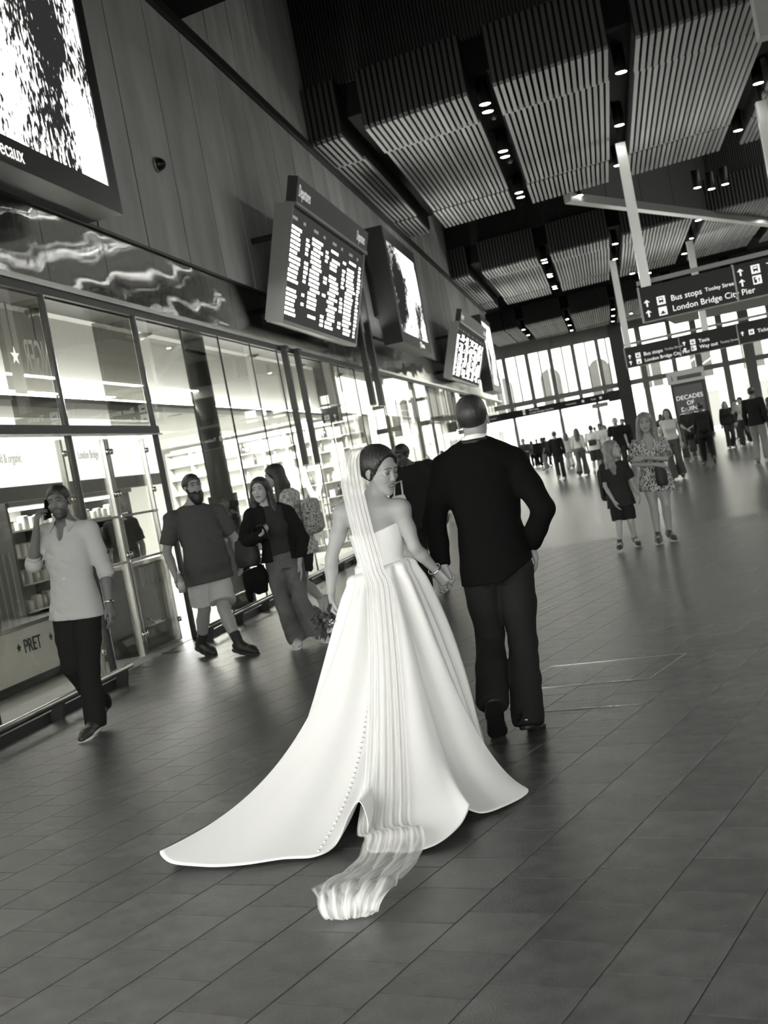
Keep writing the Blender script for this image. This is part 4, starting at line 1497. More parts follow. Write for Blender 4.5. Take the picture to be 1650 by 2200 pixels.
def hand_solid(S, w, d, n, thumb, curl=.5, sc=1., k=.008, spread=.12, curls=None, thumb_in=.5):
    """w wrist, d finger direction, n palm-facing direction, thumb = +1/-1 side along d x n"""
    w, d, n = np.array(w, float), nv3(d), np.array(n, float)
    n = nv3(n-d*(n@d))
    s_ = np.cross(d, n)*thumb
    pl = .088*sc
    kn = []
    for i, off in enumerate((.030, .010, -.010, -.028)):
        kp = w+d*(pl*(1.0, 1.03, .98, .90)[i])+s_*off*sc
        kn.append(kp)
        S.cap(w+s_*off*.62*sc+d*.006, kp, .0145*sc, .0125*sc, .012*sc)
    for i in range(4):
        L = (.040, .045, .041, .032)[i]*sc
        c = curl if curls is None else curls[i]
        dd = nv3(d+s_*(1.5-i)*spread*.35)
        p = kn[i]
        a = 0.
        for j, (fl, fa) in enumerate(((1.0, .75), (.66, 1.0), (.5, .7))):
            a += c*fa
            dirn = dd*math.cos(a)+n*math.sin(a)
            q = p+dirn*L*fl
            S.cap(p, q, (.0098, .0088, .0080)[j]*sc, (.0088, .0080, .0068)[j]*sc, .0035*sc)
            p = q
    tb = w+d*.022*sc+s_*.026*sc
    t1 = tb+(d*.62+s_*(.75-.5*thumb_in)+n*(.1+.5*thumb_in))*.036*sc
    t2 = t1+nv3(d*.8+s_*(.45-.6*thumb_in)+n*.55*thumb_in)*.032*sc
    t3 = t2+nv3(d*.85+s_*(.2-.6*thumb_in)+n*.6*thumb_in)*.026*sc
    S.cap(w+d*.01+s_*.01*sc, t1, .016*sc, .013*sc, .010*sc)
    S.cap(t1, t2, .0115*sc, .0105*sc, .006*sc)
    S.cap(t2, t3, .0105*sc, .0082*sc, .004*sc)
    return kn
def shoe_mesh(ank, toe, h, sc=1., heel=.0, low=True, sole_t=.018, ratio=.9, name='upper', wide=1.):
    """one shoe from the ankle point to the toe point; returns (upper, sole) meshes"""
    a, t = np.array(ank, float), np.array(toe, float)
    f = nv3(t-a)
    base = np.array((0, 0, 1.))
    lat = nv3(np.cross(f, base))
    upv = np.cross(lat, f)
    lo = np.minimum(a, t)-.16
    hi = np.maximum(a, t)+.16
    hb = a-f*.048*sc
    S = Sculpt(lo, hi, h)
    S.chain([hb-upv*.004, a+f*.05*sc-upv*.012*sc, t-f*.065*sc-upv*.014*sc, t-f*.01*sc-upv*.016*sc], [.034*sc, .040*sc*wide, .041*sc*wide, .028*sc], .03, flat=(upv, .80))
    S.cap(a-f*.012*sc, a-f*.016*sc+upv*.058*sc, .038*sc, .038*sc, .03)
    S.cap(a+f*.02*sc+upv*.02*sc, a+f*.075*sc+upv*.0*sc, .028*sc, .026*sc, .03)
    S.cap(a-f*.012+upv*.05*sc, a-f*.012+upv*.13*sc, .028*sc, .033*sc, .01, 's')
    S.cut(a-upv*.034*sc, -upv)
    up_ = S.mesh(name)
    S = Sculpt(lo, hi, h)
    S.chain([hb-upv*.036*sc, a+f*.06*sc-upv*.036*sc, t-f*.06*sc-upv*.036*sc, t-f*.008-upv*.036*sc], [.037*sc, .041*sc*wide, .046*sc*wide, .033*sc], .02)
    S.cut(a-upv*(.030*sc), upv)
    S.cut(a-upv*(.030*sc+sole_t), -upv)
    return up_, S.mesh('sole', 0)
# ================================================================== PEOPLE
A = lambda *v: np.array(v, float)
UPZ = A(0, 0, 1)
def rotz(v, a):
    c, s = math.cos(a), math.sin(a)
    return A(v[0]*c-v[1]*s, v[0]*s+v[1]*c, v[2])
def std_pose(H=1.72, stride=0., lead=1, arm=.12, female=False, armL=None, armR=None):
    """local joints, facing +y, +x to the person's right"""
    k = H/1.75
    hw, sw = (.088, .165) if female else (.085, .19)
    J = dict(head=A(0, .02, 1.625), neck=A(0, -.01, 1.475), shR=A(sw, -.01, 1.425), shL=A(-sw, -.01, 1.425),
             elR=A(sw+.05, -.03-arm*.3, 1.13), elL=A(-sw-.05, -.03+arm*.3, 1.13), wrR=A(sw+.06, .03-arm*.5, .885), wrL=A(-sw-.06, .03+arm*.9, .885),
             hipR=A(hw, 0, .92), hipL=A(-hw, 0, .92))
    for sd, sg in (('R', 1), ('L', -1)):
        f = stride*sg*lead
        J['kn'+sd] = A(sg*(hw+.012), .03+f*.5+(.06 if f < 0 else 0), .50)
        J['an'+sd] = A(sg*(hw+.015), -.02+f-(.04 if f < 0 else 0), .085+(.07 if f < -.05 else 0))
        J['toe'+sd] = J['an'+sd]+A(sg*.03, .17, -.035-(.05 if f < -.05 else 0))
    for nme, v in (('L', armL), ('R', armR)):
        if v:
            J['el'+nme], J['wr'+nme] = A(*v[0]), A(*v[1])
    for q in J:
        J[q] = J[q]*k
    J['fwd'] = A(0, 1, 0)
    J['hfwd'] = A(0, 1, -.03)
    return J
def place(J, rz, loc=(0, 0, 0)):
    out = {}
    for q in J:
        v = rotz(J[q], rz)
        out[q] = v if q in ('fwd', 'hfwd', 'hup') else v+A(*loc)
    return out
def bounds(J, pad=.25):
    P = np.array([v for q, v in J.items() if q not in ('fwd', 'hfwd', 'hup')])
    lo, hi = P.min(0)-pad, P.max(0)+pad
    return lo, hi
def torso_secs(J, g=1., off=0., fem=False, belly=0., z0=-.05, z1=1., dep=1.):
    hl, hr = J['hipL'], J['hipR']
    pel = (hl+hr)/2
    nk = J['neck']
    lh, ls = nv3(hr-hl), nv3(J['shR']-J['shL'])
    f = J['fwd']
    prof = [(-.09, .135, .10, 0), (.0, .165, .112, 0), (.12, .160, .112, 0), (.38, .132, .098, .004), (.62, .152, .112, .012), (.82, .155, .110, .008), (.94, .135, .088, 0), (1.0, .09, .07, 0)] if not fem else \
           [(-.09, .14, .10, 0), (.0, .172, .115, -.004), (.12, .165, .112, -.002), (.38, .118, .088, .004), (.62, .134, .106, .018), (.82, .135, .098, .006), (.94, .115, .078, 0), (1.0, .075, .062, 0)]
    out = []
    for (t, rx, ry, fo) in prof:
        if t < z0-1e-6 or t > z1+1e-6: continue
        c = pel+(nk-pel)*t+f*(fo+belly*math.exp(-((t-.3)/.26)**2))
        lat = lh*(1-max(0, t))+ls*max(0, t)
        b = belly*.8*math.exp(-((t-.3)/.28)**2)
        out.append((c, lat, (rx+b*.7)*g+off, ((ry+b)*g+off)*dep))
    return out
def body_mesh(J, h, g=1., fem=False, skin=.35, belly=0., sc=1., hands=None, jaw=1., nose=1., spots=(), lip=.6, brow=.2, zmin=None, arm=1., legs=True, bust=0., trap=0., extra=None):
    lo, hi = bounds(J)
    hi = np.maximum(hi, J['head']+.17)
    lo = np.minimum(lo, J['head']-.17)
    if zmin is not None: lo[2] = zmin
    S = Sculpt(lo, hi, h)
    S.torso(torso_secs(J, g*.96, 0, fem, belly, z0=-.1), .04)
    for sd in ('L', 'R'):
        sh, el, wr = J['sh'+sd], J['el'+sd], J['wr'+sd]
        S.cap(J['neck']-UPZ*.02, sh+UPZ*.005, .052*g, .050*g, .05)
        a = (.88 if fem else 1.)*arm
        if trap: S.cap(J['neck']+UPZ*(.02+trap), lerp(J['neck'], sh, .7)+UPZ*.01, .04*g, .04*g, .05)
        S.ell(sh, ((.052 if fem else .058)*g*a, (.052 if fem else .058)*g*a, (.055 if fem else .062)*g*a), None, .04)
        S.chain([sh, sh*.5+el*.5, el], [.048*g*a, .045*g*a, .036*g*a], .02)
        S.chain([el, el*.65+wr*.35, wr], [.036*g*a, .038*g*a, .0245*g*a], .012)
        if legs:
            hp, kn, an = J['hip'+sd], J['kn'+sd], J['an'+sd]
            S.chain([hp, hp*.5+kn*.5, kn], [.088*g, .074*g, .054*g], .04)
            bk = -J['fwd']*.014
            S.chain([kn, kn*.68+an*.32+bk, an], [.052*g, .056*g, .034*g], .015)
            S.cap(an, J['toe'+sd], .036, .024, .02)
    if False:
        ls = nv3(J['shR']-J['shL'])
        c = J['neck']*.62+(J['hipL']+J['hipR'])*.19
        for q in (-1, 1):
            S.ell(c+J['fwd']*.085+ls*.07*q, (.06*bust,)*3, None, .04)
    R = frame(J['hfwd'], J.get('hup', UPZ))
    nka, nkb = J['neck']-UPZ*.01-J['fwd']*.005, J['head']-UPZ*.05*sc-nv3(J['hfwd'])*.012
    nr = .86 if fem else 1.05
    S.cap(nka, nkb, .056*nr, .050*nr, .03)
    fine = h < .0125
    if fine:
        # the head is carved on a finer lattice and joined to the neck
        Hd = Sculpt(J['head']-.19*sc, J['head']+.165*sc, min(h*.5, .0042))
        Hd.torso(torso_secs(J, g*.96, 0, fem, belly, z0=-.1), .04)
        Hd.cap(nka, nkb, .056*nr, .050*nr, .03)
        for sd in ('L', 'R'):
            Hd.cap(J['neck']-UPZ*.02, J['sh'+sd]+UPZ*.005, .052*g, .050*g, .05)
        P = head_solid(Hd, J['head'], R, sc, fem, jaw=jaw, nose=nose)
        cutn = nv3(nkb-nka)
        Hd.cut(lerp(nka, nkb, .35), -cutn)
        if extra: extra(Hd, P)
        joined = Hd.relaxed(1)
    else:
        P = head_solid(S, J['head'], R, sc, fem, jaw=jaw, nose=nose)
        joined = None
    if hands is None:
        hands = {}
    for sd in ('L', 'R'):
        hd = hands.get(sd)
        wr, el = J['wr'+sd], J['el'+sd]
        d0 = nv3(wr-el)
        if hd is None:
            n = nv3(np.cross(d0, J['fwd'])*(1 if sd == 'R' else -1)+.2*J['fwd']*0)
            inw = nv3(J['neck']-wr)
            n = inw if inw@n > -9 else n
            hand_solid(S, wr, d0, n, 1 if sd == 'R' else -1, .35, .95 if fem else 1.03)
        elif hd != 'none':
            hand_solid(S, wr, hd.get('d', d0), hd['n'], hd.get('thumb', 1), hd.get('curl', .5), hd.get('sc', 1.), curls=hd.get('curls'), thumb_in=hd.get('ti', .5), spread=hd.get('spread', .12))
    if extra: extra(S, P)
    me = S.mesh('body', 1, joined)
    pigment(me, skin, face_spots(P, skin, sc, lip, brow, fem=fem)+list(spots))
    return me, P, R
M_SKIN = vcolmat('skin', .5, bump=.12, bscale=90., sss=.12)
def eyes(P, R, sc, par, look=(0, 1, 0)):
    """eyeballs with dark iris, seated in the sockets"""
    for sx in (-1, 1):
        c = P(sx*.031, .0772, .0092)
        m = MB()
        V, Fc = [], []
        n1, n2 = 11, 12
        r = .0118*sc
        f = R@nv3((look[0], 1, look[2]))
        u = nv3(np.cross(f, UPZ))
        w_ = np.cross(u, f)
        for i in range(n1+1):
            th = math.pi*i/n1
            for j in range(n2):
                ph = 2*math.pi*j/n2
                V.append(c+r*(f*math.cos(th)+(u*math.cos(ph)+w_*math.sin(ph))*math.sin(th)))
        for i in range(n1):
            for j in range(n2):
                Fc.append((i*n2+j, i*n2+(j+1) % n2, (i+1)*n2+(j+1) % n2, (i+1)*n2+j))
        m.add(V, Fc)
        me = m.mesh('eye', True)
        me.materials.append(mat('eye_white', .30, .25))
        me.materials.append(mat('eye_iris', .012, .15))
        for k, p in enumerate(me.polygons):
            p.material_index = 1 if k < n2*2 else 0
        link_mesh('eye', me, None, par)
def hair_mesh(P, R, sc, h, style='short', J=None, vol=0., length=.35, seed=0., fringe=.068, side=.5, strands=.0022):
    c = P(0, 0, 0)
    lo, hi = c-.24*sc, c+.24*sc
    if style in ('long', 'longback'):
        lo[2] -= length
    S = Sculpt(lo, hi, h)
    Rf = np.array(R)
    o = (.002 if style == 'short' else .009)+vol
    if style == 'short': fringe += .012
    if style in ('long', 'longback'): fringe += .02
    S.ell(P(0, -.020, .036), np.array((.080+o, .100+o, .086+o))*sc, Rf, .01)
    # uncover the face
    S.ell(P(0, .122, -.062), np.array((.108, .116, fringe+.064))*sc, Rf, .028, 's')
    if style in ('short', 'bald_side'):
        S.ell(P(0, -.012, .075), np.array((.066, .086, .055))*sc, Rf, .02)
        S.cut(P(0, .0, -.045), R@A(0, .35, -1))
        for sx in (-1, 1):
            S.ell(P(sx*.09, .012, -.02), np.array((.03, .035, .042))*sc, Rf, .008, 's')
    elif style == 'up':
        S.cut(P(0, 0, -.05), R@A(0, .55, -1))
        S.ell(P(0, -.095, .01), np.array((.05, .045, .055))*sc, Rf, .03)
        for sx in (-1, 1):
            S.ell(P(sx*.092, .015, -.018), np.array((.028, .034, .044))*sc, Rf, .008, 's')
    else:
        # curtain of hair falling behind and beside the face
        dn = -UPZ
        S.cut(P(0, .0, -.06), R@A(0, .25, -1))
        xs = np.linspace(-1, 1, 9)
        for q in xs:
            if style == 'long' or abs(q) < .95:
                ang = q*1.45
                st = P(math.sin(ang)*.078, -.02-.075*math.cos(ang), .0)
                mid = P(math.sin(ang)*.092, -.025-.085*math.cos(ang)+(.02 if style == 'long' and abs(q) > .7 else 0), -.13)
                en = mid+dn*(length-.13)+Rf[:, 0]*(q*.035)-Rf[:, 1]*(.02 if abs(q) < .7 else -.03)
                S.chain([st, mid, mid*.5+en*.5, en], [.032*sc, .034*sc, .032*sc, .014*sc], .02)
    def fn(X, Y, Z):
        a = np.arctan2((X-c[0])*Rf[0, 0]+(Y-c[1])*Rf[1, 0], -((X-c[0])*Rf[0, 1]+(Y-c[1])*Rf[1, 1])+.02)
        return strands*(np.sin(a*34+9*np.sin(Z*16+seed)+seed)+.6*np.sin(a*61+14*Z+seed*2))
    S.warp(fn)
    return S.mesh('hair')
M_HAIR = {}
def hairmat(g):
    return mat('hair_%d' % int(g*1000), g, .5, noise=.35, nscale=70, nstretch=(1, 1, .25), bump=.3, bscale=180, spec=.6)
def garment(name, J, h, secs, sleeves=(), k=.03, cuts=(), subs=(), extra=None, wr=None, relax=1):
    lo, hi = bounds(J, .2)
    S = Sculpt(lo, hi, h)
    if secs: S.torso(secs, k)
    for (pts, rs, kk) in sleeves:
        S.chain(pts, rs, kk)
    if extra: extra(S)
    if wr: S.warp(wr)
    for (p, n) in cuts:
        S.cut(p, n)
    for (p, r) in subs:
        S.ell(p, r, None, .006, 's')
    return S.mesh(name, relax)
def lerp(a, b, t): return a*(1-t)+b*t
def top_mesh(J, h, g=1., off=.016, fem=False, belly=0., sleeve='short', hem=-.06, neck_r=.068, neck_dz=.03, wrk=None, sl_off=.014, v=0., name='top', loose=0., shoulder=.0):
    secs = torso_secs(J, g, off, fem, belly, z0=-.1 if hem < 0 else 0)
    if loose:
        secs = [(c, l, rx+loose*(1-i/len(secs)), ry+loose*(1-i/len(secs))) for i, (c, l, rx, ry) in enumerate(secs)]
    if hem < .0:
        secs = [q for q in secs][1:]
        c, l, rx, ry = secs[0]
        d = nv3(secs[0][0]-secs[-1][0])
        secs = [(c+d*(-hem+.16), l, rx+.012+loose, ry+.012+loose)]+secs
    sl = []
    pel = (J['hipL']+J['hipR'])/2
    ax = nv3(J['neck']-pel)
    a = .9 if fem else 1.
    cuts = []
    for sd in ('L', 'R'):
        sh, el, wr = J['sh'+sd], J['el'+sd], J['wr'+sd]
        so = sl_off
        sl.append(([J['neck']-UPZ*.03, sh+UPZ*.004], [.055*g, .056*g+so*.5+shoulder], .04))
        if sleeve == 'short':
            e = lerp(sh, el, .80)
            sl.append(([sh, lerp(sh, el, .45), e], [.060*g*a+so, .056*g*a+so, .058*g*a+so], .03))
        elif sleeve == 'rolled':
            e = lerp(el, wr, .12)
            sl.append(([sh, lerp(sh, el, .5), el, e], [.058*g*a+so, .052*g*a+so, .049*g*a+so, .050*g*a+so], .025))
        elif sleeve == 'long':
            sl.append(([sh, lerp(sh, el, .5), el], [.058*g*a+so, .052*g*a+so, .046*g*a+so], .025))
            sl.append(([el, lerp(el, wr, .5), lerp(el, wr, .97)], [.046*g*a+so, .042*g*a+so, .034*g*a+so], .015))
        elif sleeve == 'none':
            pass
    def extra(S):
        if fem:
            ls = nv3(J['shR']-J['shL'])
            c = J['neck']*.62+(J['hipL']+J['hipR'])*.19
            for q in (-1, 1):
                S.ell(c+J['fwd']*(.075+off)+ls*.062*q, (.055,)*3, None, .06)
        for sd in ('L', 'R'):
            sh, el, wr = J['sh'+sd], J['el'+sd], J['wr'+sd]
            if sleeve == 'long':
                S.cutball(lerp(el, wr, .95), wr-el, .075)
            elif sleeve == 'rolled':
                S.cutball(lerp(el, wr, .16), wr-el, .068)
            elif sleeve == 'short':   # flat-ended cuff
                d = nv3(el-sh)
                S.cutball(lerp(sh, el, .80), d, .108*g*g)
    if hem is not None:
        cuts.append((pel+ax*hem, -ax))
    nk = J['neck']+ax*neck_dz+J['fwd']*.02
    subs = [(nk, (neck_r, neck_r, .05))]
    if v:
        subs.append((J['neck']+J['fwd']*.085+ax*(.02), (.050, .07, .05)))
        subs.append((J['neck']+J['fwd']*.11+ax*(-v*.2), (.026, .06, v)))
    return garment(name, J, h, secs, sl, cuts=cuts, subs=subs, extra=extra, wr=wrk)
def trouser_mesh(J, h, g=1., fem=False, belly=0., length=1., flare=0., off=.016, top=.16, wrk=None, name='trousers', wide=0.):
    secs = [q for q in torso_secs(J, g, off-.002, fem, belly*.6, z0=-.1, z1=.38)]
    sl = []
    cuts = []
    for sd in ('L', 'R'):
        hp, kn, an = J['hip'+sd], J['kn'+sd], J['an'+sd]
        if length <= .55:
            e1 = lerp(hp, kn, min(1., length*2+.06))
            sl.append(([hp, lerp(hp, e1, .5), e1], [.088*g+off, .084*g+off+wide*.4, .078*g+off+wide*.8], .018))
            continue
        sl.append(([hp, lerp(hp, kn, .5), kn], [.088*g+off, .078*g+off+wide*.5, .060*g+off+wide], .018))
        if length > .55:
            e = lerp(kn, an, min(1., (length-.5)*2)*.98+.0)
            sl.append(([kn, lerp(kn, e, .5), e], [.060*g+off+wide, .056*g+off+flare*.5+wide, .050*g+off+flare+wide], .02))
    pel = (J['hipL']+J['hipR'])/2
    ax = nv3(J['neck']-pel)
    cuts.append((pel+ax*top, ax))
    def extra(S):
        for sd in ('L', 'R'):
            hp, kn, an = J['hip'+sd], J['kn'+sd], J['an'+sd]
            if length <= .55:
                d = nv3(kn-hp)
                e = lerp(hp, kn, length*2)
                S.cutball(e, d, .17)
            else:
                e = lerp(kn, an, min(1., (length-.5)*2))
                d = nv3(an-kn)
                S.cutball(e+d*.035, d, .13+flare)
    return garment(name, J, h, secs, sl, cuts=cuts, extra=extra, wr=wrk)
def add_shoes(root, J, h, g_up, g_sole, sc=1., sole_t=.018, wide=1., rough=.5, sides=('L', 'R')):
    for sd in sides:
        u, s_ = shoe_mesh(J['an'+sd], J['toe'+sd]+nv3(J['toe'+sd]-J['an'+sd])*.05, h, sc, sole_t=sole_t, wide=wide)
        o = link_mesh('shoe', u, mat('shoe_%d_%d' % (int(g_up*1000), int(rough*100)), g_up, rough), root)
        link_mesh('sole', s_, mat('sole_%d' % int(g_sole*1000), g_sole, .6), o)
def rel(J, root):
    r = A(*root)
    return {q: (v if q in ('fwd', 'hfwd', 'hup') else v-r) for q, v in J.items()}
def person(label, root, group=None):
    return thing('person', label, 'person', root, 0, group)
# ------------------------------------------------------------------ GROOM
g0 = (-.70, 6.28, 0)
J = rel(dict(head=A(-.668, 6.31, 1.628), neck=A(-.678, 6.29, 1.50), shL=A(-.862, 6.30, 1.405), shR=A(-.500, 6.30, 1.372),
             elL=A(-.962, 6.30, 1.150), wrL=A(-.950, 6.22, .925), elR=A(-.392, 6.22, 1.120), wrR=A(-.495, 6.36, .945),
             hipL=A(-.772, 6.30, .85), hipR=A(-.598, 6.30, .84), knL=A(-.795, 6.38, .50), knR=A(-.628, 6.33, .46),
             anL=A(-.815, 6.13, .215), anR=A(-.660, 6.20, .088), toeL=A(-.838, 6.29, .055), toeR=A(-.640, 6.36, .05)), g0)
J['fwd'] = nv3((.02, 1, 0))
J['hfwd'] = nv3((.03, 1, -.02))
t = person('man in a black velvet dinner jacket walking away, one hand in his pocket', g0)
bme, P, R = body_mesh(J, .0075, .95, skin=.30, arm=1.05, hands={'L': dict(d=(.12, -.05, -1), n=(-.3, -.95, 0), thumb=1, curl=.85), 'R': dict(d=(.1, .35, -.9), n=(-1, 0, 0), thumb=1, curl=.4)}, zmin=0)
link_mesh('body', bme, M_SKIN, t)
eyes(P, R, 1., t)
link_mesh('hair', hair_mesh(P, R, 1., .006, 'short', vol=-.002, strands=.0008), hairmat(.02), t)
jm = mat('black_velvet', .0045, .9, spec=.08)
ax = nv3(J['neck']-(J['hipL']+J['hipR'])/2)
pel = (J['hipL']+J['hipR'])/2
sec = torso_secs(J, 1.0, .02, z0=0.)
sec = [(pel-UPZ*.22, A(1, 0, 0), .20, .14)]+[(c, l, rx*(1.06, 1.04, 1.08, 1.12, 1.14, 1.12, 1.)[i], ry*1.08) for i, (c, l, rx, ry) in enumerate(sec)]
sl = []
for sd in ('L', 'R'):
    sh, el, wr = J['sh'+sd], J['el'+sd], J['wr'+sd]
    sl += [([J['neck']-UPZ*.012, sh+UPZ*.014], [.066, .062], .05), ([sh, lerp(sh, el, .5), el], [.072, .066, .060], .025), ([el, lerp(el, wr, .5), lerp(el, wr, .99)], [.060, .055, .047], .015)]
def jx(S):
    for sd in ('L', 'R'):
        el, wr = J['el'+sd], J['wr'+sd]
        d = nv3(wr-el)
        S.cutball(lerp(el, wr, 1.0), d, .072)
jk = garment('jacket', J, .0095, sec, sl, cuts=[(pel-UPZ*.05, nv3((.0, 0, -1))), (pel-UPZ*.05+A(.03, 0, 0), nv3((.55, 0, -1)))], subs=[(J['neck']+A(0, .02, .085), (.064, .07, .055))], extra=jx, wr=wrinkle(.004, 17, 1.))
link_mesh('jacket', jk, jm, t)
# shirt band, jacket collar
S = Sculpt(J['neck']-.13, J['neck']+.13, .006)
S.torso([(J['neck']+A(0, 0, -.03), A(1, 0, 0), .080, .078), (J['neck']+A(0, .006, .052), A(1, 0, 0), .066, .070)], .01)
S.cap(J['neck']+A(0, .006, .035), J['neck']+A(0, .008, .14), .060, .060, 0, 's')
S.cut(J['neck']+A(0, 0, .052), (0, .25, 1))
link_mesh('shirt_collar', S.mesh('shirt_collar'), mat('shirt_white', .8, .7), t)
S = Sculpt(J['neck']-.16, J['neck']+.16, .0065)
S.torso([(J['neck']+A(0, 0, -.075), A(1, 0, 0), .14, .100), (J['neck']+A(0, .0, -.03), A(1, 0, 0), .100, .090), (J['neck']+A(0, .004, .030), A(1, 0, 0), .078, .080)], .01)
S.cap(J['neck']+A(0, .01, .015), J['neck']+A(0, .012, .14), .068, .068, 0, 's')
S.cut(J['neck']+A(0, 0, .030), (0, .25, 1))
S.cut(J['neck']+A(0, 0, -.07), (0, 0, -1))
link_mesh('jacket_collar', S.mesh('jacket_collar'), mat('satin_black', .010, .45), t)
link_mesh('trousers', trouser_mesh(J, .0095, .96, length=1., off=.016, flare=.022, wrk=wrinkle(.004, 22, 2.)), mat('trouser_charcoal', .012, .85, spec=.15), t)
add_shoes(t, J, .006, .010, .006, 1.06, sole_t=.022, rough=.18)
MB().tube([tuple(J['wrR']+A(.022, -.03, .025)), tuple(J['wrR']+A(.034, -.02, .02))], .007, 8).build('cuff_link', m_chrome, t, True)

# ------------------------------------------------------------------ BRIDE
b0 = (-1.24, 6.05, 0)
J = rel(dict(head=A(-1.152, 6.08, 1.462), neck=A(-1.232, 6.09, 1.315), shL=A(-1.378, 6.10, 1.282), shR=A(-1.085, 6.09, 1.250),
             elL=A(-1.475, 6.06, 1.075), wrL=A(-1.505, 6.03, .895), elR=A(-1.045, 6.06, 1.055), wrR=A(-.978, 6.16, .915),
             hipL=A(-1.325, 6.10, .86), hipR=A(-1.155, 6.10, .85), knL=A(-1.33, 6.14, .46), knR=A(-1.15, 6.16, .46),
             anL=A(-1.33, 6.02, .10), anR=A(-1.15, 6.1, .10), toeL=A(-1.335, 6.16, .045), toeR=A(-1.145, 6.24, .045)), b0)
J['fwd'] = nv3((.08, 1, 0))
J['hfwd'] = nv3((.80, -.53, -.32))
J['hup'] = nv3((.12, -.1, 1))
br = person('woman in a strapless white satin wedding gown looking over her shoulder', b0)
def back_form(S, P):
    # shoulder blades and the furrow of the spine
    S.chain([A(.005, -.115, 1.30), A(.0, -.118, 1.18), A(-.005, -.108, 1.05)], [.020, .022, .02], .03, 's')
    # cheek of the smile
    S.ell(P(.036, .070, -.030), np.array((.02, .014, .015)), None, .014)
    S.cap(P(.024, .078, -.056), P(.031, .071, -.048), .0045, .003, .006)
    S.cap(P(-.024, .078, -.056), P(-.031, .071, -.048), .0045, .003, .006)
bme, P, R = body_mesh(J, .006, .95, fem=True, extra=back_form, skin=.33, sc=.98, arm=1.04, zmin=0.02, lip=.62, brow=.42,
                      hands={'L': dict(d=(-.05, -.02, -1), n=(1, .1, 0), thumb=1, curl=.9, sc=.9), 'R': dict(d=(.42, .22, -.88), n=(.55, .75, .2), thumb=-1, curl=.95, sc=.92)})
link_mesh('body', bme, M_SKIN, br)
for sx in (-1, 1):                                # lowered lashes
    MB().tube([tuple(P(sx*(.031+q*.0135), .0885-.006*q*q*(1 if sx*q > 0 else .5), .0055-.0025*(1-q*q))) for q in (-1, -.5, 0, .5, 1)], [.0008, .0019, .0022, .0021, .0012], 6).build('lashes', mat('lash', .008, .6), br)
# open smile
tm = MB()
tm.prism([tuple(P(x, .0975-.013*abs(x)/.02, -.0562)) for x in (-.016, -.008, 0, .008, .016)]+[tuple(P(x, .0975-.013*abs(x)/.02, -.0645)) for x in (.012, 0, -.012)], tuple(R@A(0, -.004, 0)), tuple(R@A(0, .0015, 0)))
tm.build('teeth', mat('teeth', .75, .2), br)
link_mesh('hair', hair_mesh(P, R, .98, .0055, 'up', vol=.006, fringe=.102, strands=.0016), hairmat(.016), br)
MB().lathe([(.001, -.006), (.005, -.003), (.006, 0), (.005, .003), (.001, .006)], tuple(P(.090, .004, -.038)), 10).build('earring', m_chrome, br, True)
MB().lathe([(.001, -.006), (.004, -.003), (.005, 0), (.004, .003), (.001, .006)], tuple(P(.090, .004, -.05)), 10).build('earring', m_chrome, br, True)
# bracelet on the right wrist
wd = nv3(J['wrR']-J['elR'])
u1 = nv3(np.cross(wd, UPZ)); u2 = np.cross(wd, u1)
MB().tube([tuple(J['wrR']-wd*.01+(u1*math.cos(a)+u2*math.sin(a))*.034) for a in [2*math.pi*k/24 for k in range(25)]], .004, 6, cap=False).build('bracelet', m_chrome, br, True)

# gown: bodice over the torso, then the skirt with its train
m_satin = mat('white_satin', .80, .38, sheen=.3, spec=.45, bump=.05, bscale=14)
gown = br
S = Sculpt(A(-.35, -.3, .86), A(.35, .35, 1.26), .0065)
sec = torso_secs(J, .93, .009, True, z0=0., z1=1.)
sec = [(c, l, rx*(1.03 if i > 2 else 1), ry*1.03) for i, (c, l, rx, ry) in enumerate(sec)]
S.torso(sec, .02)
S.D = np.maximum(S.D, (S.ax[2][None, None, :]-1.152-.24*np.abs(S.ax[0][:, None, None]+.037)+0*S.ax[1][None, :, None]).astype(np.float32))   # shallow V of the strapless back
bod = S.mesh('bodice')
link_mesh('bodice', bod, m_satin, gown)
# waist seam band
S = Sculpt(A(-.3, -.25, .93), A(.3, .3, 1.03), .006)
S.torso([(A(-.006, .05, .955), A(1, 0, .05), .135, .108), (A(-.005, .05, 1.005), A(1, 0, .05), .129, .102)], .01)
S.cut(A(0, 0, 1.0), (.08, 0, 1))
S.cut(A(0, 0, .965), (-.08, 0, -1))
link_mesh('waist_band', S.mesh('waist_band'), m_satin, gown)
HEM = [  # hem on the floor, going round from the right-hand tip (world metres)
    (-.605, 5.15, .012), (-.71, 5.36, .012), (-.80, 5.60, .012), (-.86, 5.88, .012), (-.92, 6.15, .012), (-1.02, 6.36, .012), (-1.2, 6.5, .012), (-1.45, 6.44, .012),
    (-1.58, 6.24, .012), (-1.68, 6.02, .012), (-1.76, 5.78, .012), (-1.86, 5.57, .02), (-1.935, 5.43, .03), (-1.86, 5.27, .02), (-1.97, 5.10, .012), (-2.10, 4.93, .012), (-2.145, 4.82, .06), (-2.07, 4.735, .03),
    (-1.91, 4.70, .012), (-1.74, 4.67, .012), (-1.58, 4.65, .012), (-1.43, 4.62, .012), (-1.345, 4.69, .03), (-1.30, 4.80, .11), (-1.255, 4.83, .15), (-1.215, 4.74, .09), (-1.20, 4.61, .015),
    (-1.11, 4.57, .012), (-1.02, 4.54, .012), (-.92, 4.58, .02), (-.835, 4.68, .05), (-.80, 4.79, .085), (-.83, 4.88, .05), (-.77, 4.90, .015), (-.69, 4.97, .012)]
HM = np.array(HEM)
NH = len(HM)
